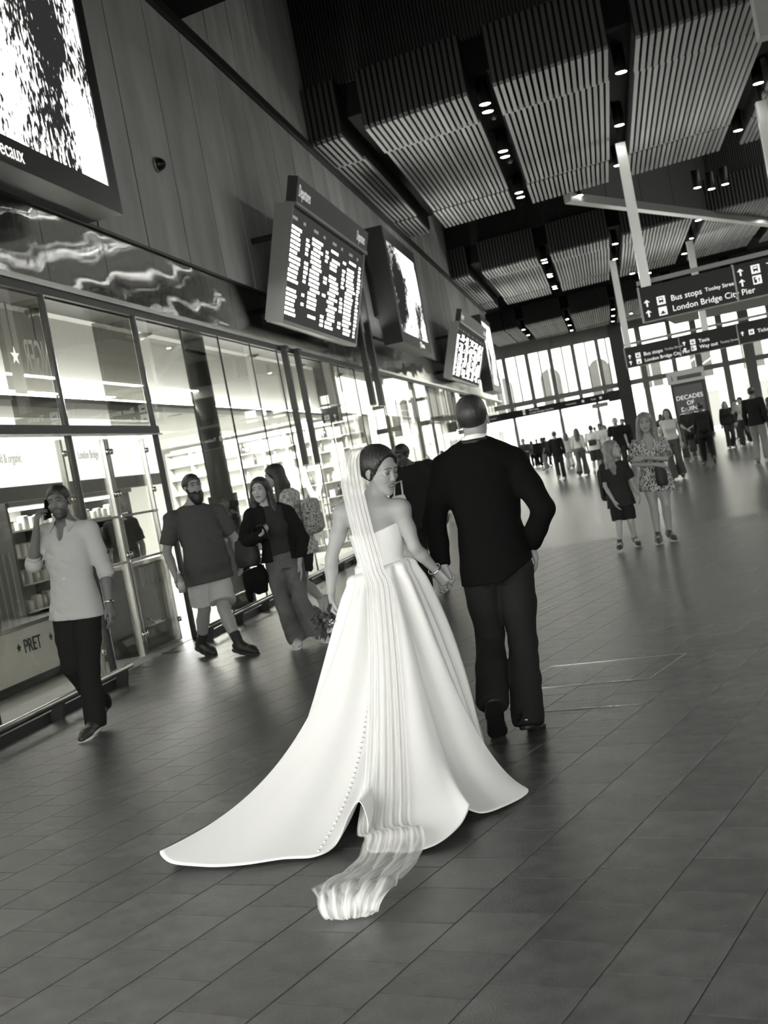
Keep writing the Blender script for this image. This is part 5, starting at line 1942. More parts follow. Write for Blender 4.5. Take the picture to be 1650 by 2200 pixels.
def hem_at(s):
    x = (s % 1.)*NH
    i = int(x)
    f = x-i
    p0, p1, p2, p3 = HM[(i-1) % NH], HM[i % NH], HM[(i+1) % NH], HM[(i+2) % NH]
    return .5*((2*p1)+(-p0+p2)*f+(2*p0-5*p1+4*p2-p3)*f*f+(-p0+3*p1-3*p2+p3)*f**3)
WC = A(-1.246, 6.10, 0)
# waist angle for every hem point: monotone, by direction from the waist axis, eased so the train is fed from the back
ANG = []
for k in range(NH):
    d = HM[k, :2]-A(-1.27, 5.75)
    ANG.append(math.atan2(d[1], d[0]))
ANG = np.unwrap(ANG)
for k in range(1, NH):
    ANG[k] = max(ANG[k], ANG[k-1]+.03)
ANG = ANG[0]+(ANG-ANG[0])*(2*math.pi*.985/(ANG[-1]-ANG[0]))*((ANG[-1]-ANG[0])/(2*math.pi*.985) if ANG[-1]-ANG[0] < 2*math.pi*.985 else 1)
def ang_at(s):
    x = (s % 1.)*NH
    i = int(x)
    f = x-i
    a0 = ANG[i % NH]
    a1 = ANG[i+1] if i+1 < NH else ANG[0]+2*math.pi
    return a0*(1-f)+a1*f
def skirt(s, t):
    a = ang_at(s)
    o = A(math.cos(a), math.sin(a), 0)
    H_ = hem_at(s)
    wz = .985+.02*math.cos(a)
    W = WC+A(math.cos(a)*.131, math.sin(a)*.103, wz)
    dh = H_[:2]-WC[:2]
    L = np.linalg.norm(dh)
    oh = A(dh[0]/L, dh[1]/L, 0)
    W2 = W+o*.045+A(0, 0, -.045)
    base = WC+oh*min(L, .46)
    C1 = W2+o*.115*(.5+.5*min(L, .6)/.5)+oh*(.05+.10*max(0, L-.55))+A(0, 0, -.42)
    C2 = A(*(lerp(base[:2], H_[:2], .28 if L > .6 else .6)), .05+.04*min(1, max(0, L-.5)))
    if t < .06:
        q = t/.06
        p = lerp(W, W2, q)+A(0, 0, .012*math.sin(q*math.pi))+o*.016*math.sin(q*math.pi)
    else:
        q = (t-.06)/.94
        p = W2*(1-q)**3+3*C1*q*(1-q)**2+3*C2*q*q*(1-q)+H_*q**3
    # pleats fed from the waist
    am = min(1, t/.10)*(1-.75*t)
    pl = .020*math.sin(a*9+.6)+.011*math.sin(a*17+1.9+2*t)+.008*math.sin(a*5+5*t)
    sh = math.sin(a*4.5+.3)
    pl -= .022*max(0, sh)**8
    p = p+o*am*pl*(1+1.2*t)
    # soft drag folds in the train
    if t > .5 and L > .6:
        w_ = (t-.5)*2*(1-t)*4*.25
        p = p+A(0, 0, .03*w_*(math.sin(a*11+6*t)+.7*math.sin(a*23-4*t)))
    p[2] = max(p[2], .010+.0*t)
    return p
NS, NT = 420, 96
V = []
for i in range(NT+1):
    t = (i/NT)**.9
    for j in range(NS):
        V.append(skirt(j/NS, t)-A(*b0))
V = np.array(V)
Fc = [(i*NS+j, i*NS+(j+1) % NS, (i+1)*NS+(j+1) % NS, (i+1)*NS+j) for i in range(NT) for j in range(NS)]
me = mesh_from('skirt', V, Fc, True)
so = link_mesh('skirt', me, m_satin, gown)
md = so.modifiers.new('cloth thickness', 'SOLIDIFY')
md.thickness = .004
md.offset = -1
# covered buttons down the centre back
def s_near(x, y):
    best = min(range(2000), key=lambda k: (hem_at(k/2000)[0]-x)**2+(hem_at(k/2000)[1]-y)**2)
    return best/2000
sb_ = s_near(-1.42, 4.625)
bme_ = MB().lathe([(.001, -.006), (.006, -.004), (.0085, 0), (.006, .004), (.001, .006)], n=10).mesh('button', True)
bme_.materials.append(mat('button_satin', .62, .35))
tt = .03
while tt < .985:
    p = skirt(sb_, tt)
    q = skirt(sb_, min(1, tt+.01))
    r_ = skirt(sb_+.004, tt)
    n = np.cross(q-p, r_-p)
    n = nv3(n)
    if n@A(0, -1, .3) < 0: n = -n
    o = link_mesh('button', bme_, None, gown, tuple(p+n*.004-A(*b0)))
    tt += .017
# bouquet in her left hand
bq = thing('bouquet', 'small bouquet of dark roses and pale blooms held at her side', 'flowers', (-1.545, 6.02, .80))
rq = random.Random(3)
MB().tube([(.02, 0, .10), (.01, 0, .02), (0, 0, -.04)], [.016, .018, .014], 10).build('stems', mat('stem', .10, .7), bq, True)
for k in range(16):
    a, e = rq.uniform(0, 6.28), rq.uniform(-1.2, .9)
    r_ = .058
    c = (r_*math.cos(a)*math.cos(e), r_*math.sin(a)*math.cos(e), -.035+r_*.9*math.sin(e))
    V, Fc = [], []
    m_ = MB()
    rr = rq.uniform(.018, .028)
    for ring in range(4):                       # spiralling petals
        for q in range(5):
            b = q*1.2566+ring*.6
            d = Vector((math.cos(b), math.sin(b), 0))
            w_ = Vector((-d.y, d.x, 0))
            R_ = rr*(.35+.22*ring)
            cc = Vector(c)
            zt = rr*(.9-.25*ring)
            m_.add([cc+d*R_*.5-w_*R_*.6+Vector((0, 0, -rr*.5)), cc+d*R_*.5+w_*R_*.6+Vector((0, 0, -rr*.5)), cc+d*R_*1.2+w_*R_*.5+Vector((0, 0, zt)), cc+d*R_*1.3+Vector((0, 0, zt*1.1)), cc+d*R_*1.2-w_*R_*.5+Vector((0, 0, zt))], [(0, 1, 2, 3, 4)])
    m_.build('bloom', mat('bloom_dark', .05, .7) if k % 4 else mat('bloom_pale', .6, .7), bq, True)
for k in range(22):
    a, e = rq.uniform(0, 6.28), rq.uniform(-1.3, 1.)
    d = Vector((math.cos(a)*math.cos(e), math.sin(a)*math.cos(e), math.sin(e)))
    w_ = d.orthogonal().normalized()*.012
    c = Vector((0, 0, -.03))
    MB().add([c+d*.05, c+d*.075+w_, c+d*.11, c+d*.075-w_], [(0, 1, 2, 3)]).build('leaf', mat('leaf_dark', .04, .6), bq)

# ------------------------------------------------------------------ VEIL
def veil_mat():
    m = bpy.data.materials.new('veil_tulle')
    m.use_nodes = True
    nt = m.node_tree
    b = nt.nodes['Principled BSDF']
    b.inputs['Base Color'].default_value = gcol(.85)
    b.inputs['Roughness'].default_value = .8
    b.inputs['Specular IOR Level'].default_value = .1
    tr = nt.nodes.new('ShaderNodeBsdfTransparent')
    mx = nt.nodes.new('ShaderNodeMixShader')
    tc = nt.nodes.new('ShaderNodeUVMap')
    mp = nt.nodes.new('ShaderNodeMapping')
    mp.inputs['Scale'].default_value = (1, .06, 1)
    n = nt.nodes.new('ShaderNodeTexNoise')
    n.inputs['Scale'].default_value = 28
    n.inputs['Detail'].default_value = 3
    r = nt.nodes.new('ShaderNodeMapRange')
    r.inputs['From Min'].default_value = .3
    r.inputs['From Max'].default_value = .75
    r.inputs['To Min'].default_value = .26
    r.inputs['To Max'].default_value = .68
    nt.links.new(tc.outputs['UV'], mp.inputs['Vector'])
    nt.links.new(mp.outputs['Vector'], n.inputs['Vector'])
    nt.links.new(n.outputs['Fac'], r.inputs['Value'])
    nt.links.new(r.outputs['Result'], mx.inputs[0])
    nt.links.new(tr.outputs[0], mx.inputs[1])
    nt.links.new(b.outputs[0], mx.inputs[2])
    nt.links.new(mx.outputs[0], nt.nodes['Material Output'].inputs['Surface'])
    return m
m_veil = veil_mat()
vl = thing('veil', 'long sheer tulle veil hanging from her hair and trailing on the floor', 'veil', b0)
sv_ = s_near(-1.13, 4.575)
# centre line: comb, over the back, then riding just off the skirt, then the floor
PATH = [(A(-1.215, 6.075, 1.582), .022), (A(-1.252, 6.035, 1.573), .036), (A(-1.277, 6.000, 1.52), .046), (A(-1.282, 5.975, 1.40), .050), (A(-1.272, 5.960, 1.22), .050), (A(-1.258, 5.955, 1.06), .050), (A(-1.245, 5.93, .965), .052)]
for tt in (.10, .2, .32, .45, .58, .70, .82, .92):
    p = skirt(sv_*.35+s_near(-1.25, 4.6)*.65 if tt < .5 else lerp(s_near(-1.25, 4.6)*.65+sv_*.35, sv_, (tt-.5)*2), tt)
    PATH.append((p+A(0, -.02, .012), .056+.05*tt))
PATH += [(A(-1.09, 4.62, .07), .105), (A(-1.075, 4.52, .05), .115), (A(-1.065, 4.38, .045), .120), (A(-1.075, 4.22, .05), .125), (A(-1.11, 4.08, .055), .135), (A(-1.12, 3.99, .06), .125), (A(-1.13, 3.945, .045), .10), (A(-1.135, 3.95, .015), .075)]
def path_at(v):
    x = v*(len(PATH)-1)
    i = min(int(x), len(PATH)-2)
    f = x-i
    g_ = lambda k: PATH[max(0, min(len(PATH)-1, k))]
    p0, p1, p2, p3 = (np.append(g_(i+k)[0], g_(i+k)[1]) for k in (-1, 0, 1, 2))
    return .5*((2*p1)+(-p0+p2)*f+(2*p0-5*p1+4*p2-p3)*f*f+(-p0+3*p1-3*p2+p3)*f**3)
def veil_sheet(layer, name):
    NV, NU = 170, 72
    rv = random.Random(40+layer)
    ph = [rv.uniform(0, 6.28) for _ in range(8)]
    V = []
    for i in range(NV+1):
        v = i/NV
        q = path_at(v)
        c, w_ = q[:3], q[3]
        nx = path_at(min(1, v+.01))[:3]-path_at(max(0, v-.01))[:3]
        d = nv3(nx)
        lat = nv3(A(1, .08, 0)-d*(A(1, .08, 0)@d))
        nrm = nv3(np.cross(lat, d))
        if nrm@A(0, -.6, .8) < 0: nrm = -nrm
        fl = max(0, (v-.68)/.32)*min(1, max(.25, (1-v)*9))
        for j in range(NU+1):
            u = j/NU*2-1
            pl = .0021*math.sin(u*17+ph[0]+1.2*math.sin(v*5))+.0012*math.sin(u*37+ph[1]+2*v)+.006*(1-u*u)
            cr = fl*(.020*abs(math.sin(u*4+ph[2]+v*33))+.018*abs(math.sin(u*7-v*26+ph[4]))+.010*abs(math.sin(u*13+v*41+ph[5]))-.014)
            edge = fl*.02*math.sin(v*30+ph[6]+(2 if u > 0 else 0))*abs(u)
            p = c+lat*(u*w_*(1+.08*layer)+edge)+nrm*(pl+cr+.006*layer+.02*fl)
            p[2] = max(p[2], .004+.003*layer)
            V.append(p-A(*b0))
    Fc = [(i*(NU+1)+j, i*(NU+1)+j+1, (i+1)*(NU+1)+j+1, (i+1)*(NU+1)+j) for i in range(NV) for j in range(NU)]
    me = mesh_from(name, V, Fc, True)
    uv = me.uv_layers.new(name='UVMap')
    for lp in me.loops:
        i_, j_ = divmod(lp.vertex_index, NU+1)
        uv.data[lp.index].uv = (j_/NU+layer*3.3, i_/NV*4)
    return link_mesh(name, me, m_veil, vl)
veil_sheet(0, 'under_layer')
veil_sheet(1, 'outer_layer')
# ------------------------------------------------------------------ MAN ON THE PHONE
def phone_thing(label, c, xd, yd, g=.01):
    """slab phone at c, xd across, yd along"""
    x, y = nv3(xd), nv3(yd)
    n = np.cross(x, y)
    t = thing('mobile_phone', label, 'phone', tuple(c))
    S = Sculpt(A(-.12, -.12, -.12), A(.12, .12, .12), .0045)
    S.box(A(0, 0, 0), A(.036, .074, .006), np.stack([x, y, n], 1), .005, 0)
    link_mesh('case', S.mesh('case', 0), mat('phone_case', .02, .3), t)
    P = [x*a+y*b+n*.0062 for a, b in ((-.032, -.069), (.032, -.069), (.032, .069), (-.032, .069))]
    MB().prism([tuple(p) for p in P], (0, 0, 0), tuple(n*.001)).build('screen', mat('phone_screen', g, .1), t)
    o = MB()
    for a, b in ((-.018, .055), (-.018, .035), (0, .045)):
        p = x*a+y*b-n*.0062
        o.tube([tuple(p), tuple(p-n*.002)], .006, 10)
    tag(o.build('lens_cluster', mat('phone_lens', .15, .1), t), kind='stuff')
    return t
def collar(J, par, g, spread=.035):
    for q in (-1, 1):
        lat = nv3(J['shR']-J['shL'])
        f = J['fwd']
        n = J['neck']
        a = n+UPZ*.052-f*.05+lat*q*.045
        b = n+UPZ*.035+f*.070+lat*q*.040
        c = n-UPZ*.050+f*.128+lat*q*.070
        d = n+UPZ*.004+f*.06+lat*q*.108
        e = n+UPZ*.022-f*.055+lat*q*.082
        MB().prism([tuple(v) for v in ((a, b, c, d, e) if q > 0 else (e, d, c, b, a))], tuple(-f*.002-UPZ*.003), tuple(UPZ*.004)).build('collar', g, par)
r0_ = (-3.93, 8.25, 0)
J = rel(dict(head=A(-3.890, 8.23, 1.672), neck=A(-3.885, 8.26, 1.512), shL=A(-4.052, 8.27, 1.475), shR=A(-3.715, 8.25, 1.440),
             elL=A(-4.135, 8.14, 1.270), wrL=A(-4.030, 8.09, 1.515), elR=A(-3.672, 8.28, 1.130), wrR=A(-3.652, 8.20, .895),
             hipL=A(-4.015, 8.26, .90), hipR=A(-3.845, 8.25, .89), knL=A(-4.03, 8.22, .50), knR=A(-3.885, 8.17, .48),
             anL=A(-3.985, 8.48, .16), anR=A(-3.90, 8.15, .090), toeL=A(-3.96, 8.33, .09), toeR=A(-3.925, 7.98, .05)), r0_)
J['fwd'] = nv3((-.05, -1, 0))
J['hfwd'] = nv3((.10, -1, -.03))
J['hup'] = nv3((-.06, 0, 1))
t = person('man in a pale rolled-sleeve shirt talking on a phone by the cafe door', r0_)
bme, P, R = body_mesh(J, .0072, 1.0, skin=.15, zmin=0, brow=.22, lip=.55,
                      hands={'L': dict(d=(.28, -.05, 1), n=(.75, .6, 0), thumb=1, curl=.75, ti=.3), 'R': dict(d=(.12, -.1, -1), n=(-1, .1, 0), thumb=-1, curl=.45)},
                      spots=[])
# close-shaved jaw
pigment_spots = [(P(0, .06, -.085), (.05, .05, .045), .055, .5), (P(0, .085, -.045), (.026, .03, .007), .06, .5)]
me = bme
co = me.color_attributes['Col']
me.color_attributes.remove(co)
pigment(me, .15, pigment_spots+face_spots(P, .15, 1., .75, .2))
link_mesh('body', bme, M_SKIN, t)
eyes(P, R, 1., t)
link_mesh('hair', hair_mesh(P, R, 1., .006, 'short', vol=-.001, strands=.0012, fringe=.058), hairmat(.012), t)
m_sh = mat('pale_cotton', .46, .8, bump=.12, bscale=260)
sh_ = top_mesh(J, .0085, 1.02, .020, sleeve='rolled', hem=-.06, v=.095, neck_r=.066, loose=.010, sl_off=.006, wrk=wrinkle(.010, 17, 3.), name='shirt')
so = link_mesh('shirt', sh_, m_sh, t)
collar(J, t, m_sh)
for k in range(6):
    p = lerp(J['neck']-UPZ*.14, (J['hipL']+J['hipR'])/2, k/6.)+J['fwd']*(.128+.004*math.sin(k))
    MB().tube([tuple(p), tuple(p+J['fwd']*.012)], .005, 8).build('button', m_white, t)
for sd in ('L', 'R'):
    el, wr = J['el'+sd], J['wr'+sd]
    d = nv3(wr-el)
    S = Sculpt(lerp(el, wr, .1)-.13, lerp(el, wr, .1)+.13, .0065)
    S.cap(lerp(el, wr, .02), lerp(el, wr, .22), .051, .050, 0)
    S.cut(lerp(el, wr, .22), d)
    S.cut(lerp(el, wr, .02), -d)
    link_mesh('rolled_cuff', S.mesh('rolled_cuff'), m_sh, t)
link_mesh('trousers', trouser_mesh(J, .009, .98, length=1., off=.018, flare=.012, wrk=wrinkle(.005, 22, 5.)), mat('dark_denim', .014, .85), t)
add_shoes(t, J, .0065, .03, .6, 1.05, sole_t=.02)
wd = nv3(J['wrR']-J['elR'])
u1 = nv3(np.cross(wd, A(0, 1, 0))); u2 = np.cross(wd, u1)
MB().tube([tuple(J['wrR']-wd*.015+(u1*math.cos(a)+u2*math.sin(a))*.033) for a in [2*math.pi*k/24 for k in range(25)]], .008, 6, cap=False).build('watch', m_chrome, t, True)
phone_thing('dark phone held to the ear of the man in the pale shirt', J['head']+A(*r0_)+A(-.088, -.02, -.03), (.2, .95, 0), (.22, -.25, 1))

# ------------------------------------------------------------------ BEARDED MAN
r0_ = (-4.0, 11.38, 0)
J = rel(dict(head=A(-3.985, 11.36, 1.655), neck=A(-4.045, 11.40, 1.475), shL=A(-4.215, 11.27, 1.385), shR=A(-3.850, 11.55, 1.375),
             elL=A(-4.315, 11.22, 1.090), wrL=A(-4.215, 11.08, .840), elR=A(-3.745, 11.60, 1.09), wrR=A(-3.720, 11.56, .88),
             hipL=A(-4.085, 11.34, .80), hipR=A(-3.945, 11.46, .80), knL=A(-4.125, 11.42, .47), knR=A(-3.880, 11.28, .45),
             anL=A(-4.300, 11.63, .10), anR=A(-3.755, 11.16, .088), toeL=A(-4.165, 11.52, .05), toeR=A(-3.60, 11.06, .055)), r0_)
J['fwd'] = nv3((.72, -.69, 0))
J['hfwd'] = nv3((.66, -.74, .06))
t = person('bearded man in glasses, grey T-shirt and pale shorts striding past the shops', r0_)
bme, P, R = body_mesh(J, .0078, 1.16, skin=.33, zmin=0, belly=.045, brow=.15,
                      hands={'L': dict(d=(.15, -.1, -1), n=(.6, -.3, 0), thumb=1, curl=.8), 'R': dict(d=(.05, -.1, -1), n=(-.6, -.6, 0), thumb=-1, curl=.5)})
link_mesh('body', bme, M_SKIN, t)
eyes(P, R, 1., t)
link_mesh('hair', hair_mesh(P, R, 1., .0065, 'short', vol=.006, strands=.002), hairmat(.018), t)
S = Sculpt(P(0, 0, 0)-.2, P(0, 0, 0)+.2, .0065)
S.ell(P(0, .050, -.095), (.066, .066, .068), R, .02)
S.ell(P(0, .062, -.135), (.045, .045, .05), R, .03)
for sx in (-1, 1):
    S.cap(P(sx*.068, .01, -.02), P(sx*.058, .04, -.08), .013, .022, .02)
    S.cap(P(sx*.006, .097, -.043), P(sx*.028, .085, -.056), .0075, .006, .008)
S.ell(P(0, .115, -.060), (.020, .03, .010), R, .006, 's')
S.ell(P(0, .10, -.005), (.09, .05, .042), R, .015, 's')
S.warp(wrinkle(.0016, 260, 1.))
link_mesh('beard', S.mesh('beard'), hairmat(.014), t)
gs = MB()
for sx in (-1, 1):
    gs.tube([tuple(P(sx*.034+.024*math.cos(a), .098, .008+.019*math.sin(a))) for a in [2*math.pi*k/20 for k in range(21)]], .0020, 6, cap=False)
    gs.tube([tuple(P(sx*.058, .095, .012)), tuple(P(sx*.078, .04, .012)), tuple(P(sx*.081, -.01, .008))], .002, 6)
gs.tube([tuple(P(-.010, .100, .010)), tuple(P(0, .103, .013)), tuple(P(.010, .100, .010))], .002, 6)
tag(gs.build('glasses', mat('glasses_frame', .3, .3, metal=.6), t, True), kind='stuff')
link_mesh('t_shirt', top_mesh(J, .009, 1.16, .020, belly=.055, sleeve='short', hem=-.075, loose=.012, wrk=wrinkle(.009, 15, 7.), name='t_shirt'), mat('grey_jersey', .085, .9), t)
link_mesh('shorts', trouser_mesh(J, .009, 1.06, belly=.02, length=.42, off=.020, wide=.035, wrk=wrinkle(.006, 20, 8.), name='shorts'), mat('pale_shorts', .50, .8), t)
for sd in ('L', 'R'):
    an, kn = J['an'+sd], J['kn'+sd]
    S = Sculpt(an-.2, an+.25, .0075)
    S.chain([an, lerp(an, kn, .2), lerp(an, kn, .42)], [.043, .045, .058], .02)
    S.cut(lerp(an, kn, .36), kn-an)
    link_mesh('sock', S.mesh('sock'), mat('dark_sock', .04, .9), t)
add_shoes(t, J, .0065, .022, .03, 1.16, sole_t=.03, wide=1.1)
bt = thing('drink_bottle', 'small drink bottle in the hand of the bearded man', 'bottle', (-4.165, 11.03, .69))
MB().lathe([(.030, 0), (.033, .01), (.033, .12), (.024, .15), (.014, .165), (.014, .185)], n=14).build('body', mat('bottle_pale', .3, .2), bt, True)
MB().lathe([(.016, .185), (.016, .205)], n=14).build('cap', m_white, bt)
MB().lathe([(.0336, .03), (.0336, .10)], n=14).build('wrapper', mat('bottle_wrap', .6, .5), bt, True)

# ------------------------------------------------------------------ WOMAN IN JEANS WITH PHONE
r0_ = (-3.12, 11.1, 0)
J = rel(dict(head=A(-3.242, 11.06, 1.502), neck=A(-3.215, 11.12, 1.345), shL=A(-3.375, 11.06, 1.280), shR=A(-3.050, 11.16, 1.245),
             elL=A(-3.470, 11.02, 1.050), wrL=A(-3.275, 10.86, 1.085), elR=A(-2.945, 11.12, .985), wrR=A(-2.985, 11.0, .775),
             hipL=A(-3.235, 11.10, .80), hipR=A(-3.075, 11.14, .79), knL=A(-3.235, 11.06, .44), knR=A(-3.075, 11.1, .43),
             anL=A(-3.165, 11.10, .085), anR=A(-2.985, 11.16, .085), toeL=A(-3.135, 10.93, .05), toeR=A(-2.88, 11.04, .05)), r0_)
J['fwd'] = nv3((.30, -.95, 0))
J['hfwd'] = nv3((-.02, -1, .02))
t = person('long-haired woman in black jacket and jeans walking with a phone in hand', r0_)
bme, P, R = body_mesh(J, .0075, .92, fem=True, skin=.42, zmin=0, sc=.97, brow=.2, lip=.5,
                      hands={'L': dict(d=(.85, -.4, .35), n=(.1, .0, 1), thumb=-1, curl=.7, sc=.9), 'R': dict(d=(.1, -.25, -1), n=(-.9, -.3, 0), thumb=-1, curl=.2, sc=.92, spread=.3)})
link_mesh('body', bme, M_SKIN, t)
eyes(P, R, .97, t)
link_mesh('hair', hair_mesh(P, R, .97, .0072, 'long', vol=.003, length=.42, fringe=.060), hairmat(.022), t)
link_mesh('t_shirt', top_mesh(J, .009, 1.02, .022, fem=True, sleeve='none', hem=.09, wrk=wrinkle(.002, 30, 2.), name='t_shirt'), mat('dark_tee', .035, .9), t)
def jopen(S):
    # open front of the jacket
    c = lerp(J['neck'], (J['hipL']+J['hipR'])/2, .5)
    lat = nv3(J['shR']-J['shL'])
    S.box(c+J['fwd']*.16+lat*.01-UPZ*.02, A(.085, .12, .40), frame(J['fwd']), .02, .01, 's')
sec = [(c, l, rx+.012, ry+.014) for (c, l, rx, ry) in torso_secs(J, 1.06, .022, True, z0=0.)]
sec = [(lerp(sec[0][0], sec[1][0], -.2), sec[0][1], .21, .16)]+sec
sl = []
for sd in ('L', 'R'):
    sh, el, wr = J['sh'+sd], J['el'+sd], J['wr'+sd]
    sl += [([J['neck']-UPZ*.02, sh+UPZ*.01], [.055, .06], .04), ([sh, lerp(sh, el, .5), el], [.070, .070, .066], .03), ([el, lerp(el, wr, .5), lerp(el, wr, .92)], [.066, .062, .056], .015)]
jk = garment('jacket', J, .0095, sec, sl, cuts=[((J['hipL']+J['hipR'])/2+UPZ*.03, (0, 0, -1))], subs=[(J['neck']+UPZ*.06+J['fwd']*.02, (.07, .07, .07))], extra=jopen, wr=wrinkle(.006, 20, 4.))
link_mesh('jacket', jk, mat('black_cotton', .010, .9, spec=.2), t)
link_mesh('jeans', trouser_mesh(J, .009, .95, fem=True, length=1.02, off=.015, flare=.040, wide=.0, wrk=wrinkle(.0055, 22, 6.), name='jeans'), mat('mid_denim', .13, .85, noise=.35, nscale=5), t)
add_shoes(t, J, .0065, .6, .7, .95, sole_t=.016)
phone_thing('dark cased phone in the hand of the woman in jeans', A(-3.215, 10.82, 1.125), (.9, -.35, .1), (-.05, -.45, .9))
def tote(label, c, w_, h_, d_, g, strap, name='shoulder_bag', cat='bag', lean=0., m=None):
    b = thing(name, label, cat, tuple(c))
    S = Sculpt(A(-w_, -d_-.05, -.08), A(w_, d_+.05, h_+.08), .011)
    S.torso([(A(0, 0, .03), A(1, 0, 0), w_*.62, d_), (A(0, 0, h_*.35), A(1, 0, 0), w_*.74, d_*1.05), (A(0, 0, h_), A(1, 0, 0), w_*.55, d_*.45)], .02)
    S.warp(wrinkle(.004, 40, 1.))
    link_mesh('body', S.mesh('body'), m or mat('bag_%d' % int(g*1000), g, .6), b)
    for s_ in strap:
        MB().tube(s_, .011, 8).build('strap', m or MATS['bag_%d' % int(g*1000)], b, True)
    return b
tote('large black slouch bag hanging from the shoulder of the woman in jeans', A(-3.46, 10.98, .80), .17, .28, .07, .012,
     [[(-.06, 0, .26), (.03, .05, .42), (.10, .09, .535)], [(.08, 0, .26), (.09, .03, .42), (.11, .07, .535)]])
cj = thing('folded_coat', 'black coat draped under the slouch bag beside the woman in jeans', 'coat', (-3.42, 11.02, .60))
S = Sculpt(A(-.2, -.16, -.12), A(.2, .16, .28), .011)
S.torso([(A(.03, 0, -.04), A(1, 0, 0), .06, .04), (A(.0, 0, .08), A(1, 0, 0), .13, .07), (A(-.02, 0, .2), A(1, 0, 0), .12, .06)], .03)
S.cap(A(-.09, 0, .1), A(-.1, 0, -.08), .04, .03, .03)
S.warp(wrinkle(.009, 34, 2.))
link_mesh('cloth', S.mesh('cloth'), mat('coat_black', .008, .9, spec=.15), cj)
MB().tube([(-.1, -.03, .2), (-.02, -.05, .24), (.08, -.03, .22)], .012, 6).build('hanging_loop', MATS['coat_black'], cj)

# ------------------------------------------------------------------ WOMAN WITH BACKPACK, IN PROFILE
r0_ = (-3.42, 12.8, 0)
J = rel(dict(head=A(-3.565, 12.78, 1.630), neck=A(-3.470, 12.80, 1.460), shL=A(-3.440, 12.64, 1.375), shR=A(-3.440, 12.97, 1.385),
             elL=A(-3.400, 12.60, 1.12), wrL=A(-3.50, 12.56, .93), elR=A(-3.45, 13.02, 1.12), wrR=A(-3.60, 13.0, 1.0),
             hipL=A(-3.41, 12.72, .84), hipR=A(-3.41, 12.88, .84), knL=A(-3.445, 12.72, .46), knR=A(-3.53, 12.88, .45),
             anL=A(-3.27, 12.72, .22), anR=A(-3.60, 12.88, .09), toeL=A(-3.33, 12.72, .075), toeR=A(-3.76, 12.88, .05)), r0_)
J['fwd'] = nv3((-1, .05, 0))
J['hfwd'] = nv3((-.93, -.15, -.10))
t = person('woman with very long dark hair and a pale checked shirt, walking past the shelves', r0_)
bme, P, R = body_mesh(J, .0085, .98, fem=True, skin=.36, zmin=0, sc=.98)
link_mesh('body', bme, M_SKIN, t)
eyes(P, R, .98, t)
link_mesh('hair', hair_mesh(P, R, .98, .008, 'long', vol=.006, length=.62, fringe=.06), hairmat(.020), t)
def check_mat():
    m = mat('pale_check', .5, .85)
    nt = m.node_tree
    tc = nt.nodes.new('ShaderNodeTexCoord')
    ck = nt.nodes.new('ShaderNodeTexChecker')
    ck.inputs['Scale'].default_value = 24
    ck.inputs['Color1'].default_value = gcol(.62)
    ck.inputs['Color2'].default_value = gcol(.33)
    nt.links.new(tc.outputs['Object'], ck.inputs['Vector'])
    nt.links.new(ck.outputs['Color'], nt.nodes['Principled BSDF'].inputs['Base Color'])
    return m
link_mesh('shirt', top_mesh(J, .010, 1.02, .024, fem=True, sleeve='long', hem=-.10, loose=.015, wrk=wrinkle(.004, 24, 2.), name='shirt'), check_mat(), t)
link_mesh('shorts', trouser_mesh(J, .010, 1.0, fem=True, length=.34, off=.025, wide=.02, name='shorts'), mat('shorts_dark', .03, .85), t)
add_shoes(t, J, .008, .6, .7, .98)
def leafy_mat(name, a, b, sc, thr=.13):
    m = mat(name, .5, .8)
    nt = m.node_tree
    tc = nt.nodes.new('ShaderNodeTexCoord')
    mp = nt.nodes.new('ShaderNodeMapping')
    mp.inputs['Scale'].default_value = (1.6, 1.6, .8)
    vo = nt.nodes.new('ShaderNodeTexVoronoi')
    vo.inputs['Scale'].default_value = sc
    vo.feature = 'DISTANCE_TO_EDGE'
    nz = nt.nodes.new('ShaderNodeTexNoise')
    nz.inputs['Scale'].default_value = sc*.8
    mx = nt.nodes.new('ShaderNodeVectorMath')
    mx.operation = 'MULTIPLY_ADD'
    mx.inputs[1].default_value = (.16, .16, .16)
    nt.links.new(tc.outputs['Object'], mp.inputs['Vector'])
    nt.links.new(mp.outputs['Vector'], nz.inputs['Vector'])
    nt.links.new(nz.outputs['Color'], mx.inputs[0])
    nt.links.new(mp.outputs['Vector'], mx.inputs[2])
    nt.links.new(mx.outputs['Vector'], vo.inputs['Vector'])
    cr = nt.nodes.new('ShaderNodeValToRGB')
    cr.color_ramp.interpolation = 'CONSTANT'
    cr.color_ramp.elements[0].color = gcol(a)
    cr.color_ramp.elements[1].color = gcol(b)
    cr.color_ramp.elements[1].position = thr
    nt.links.new(vo.outputs['Distance'], cr.inputs['Fac'])
    nt.links.new(cr.outputs['Color'], nt.nodes['Principled BSDF'].inputs['Base Color'])
    return m
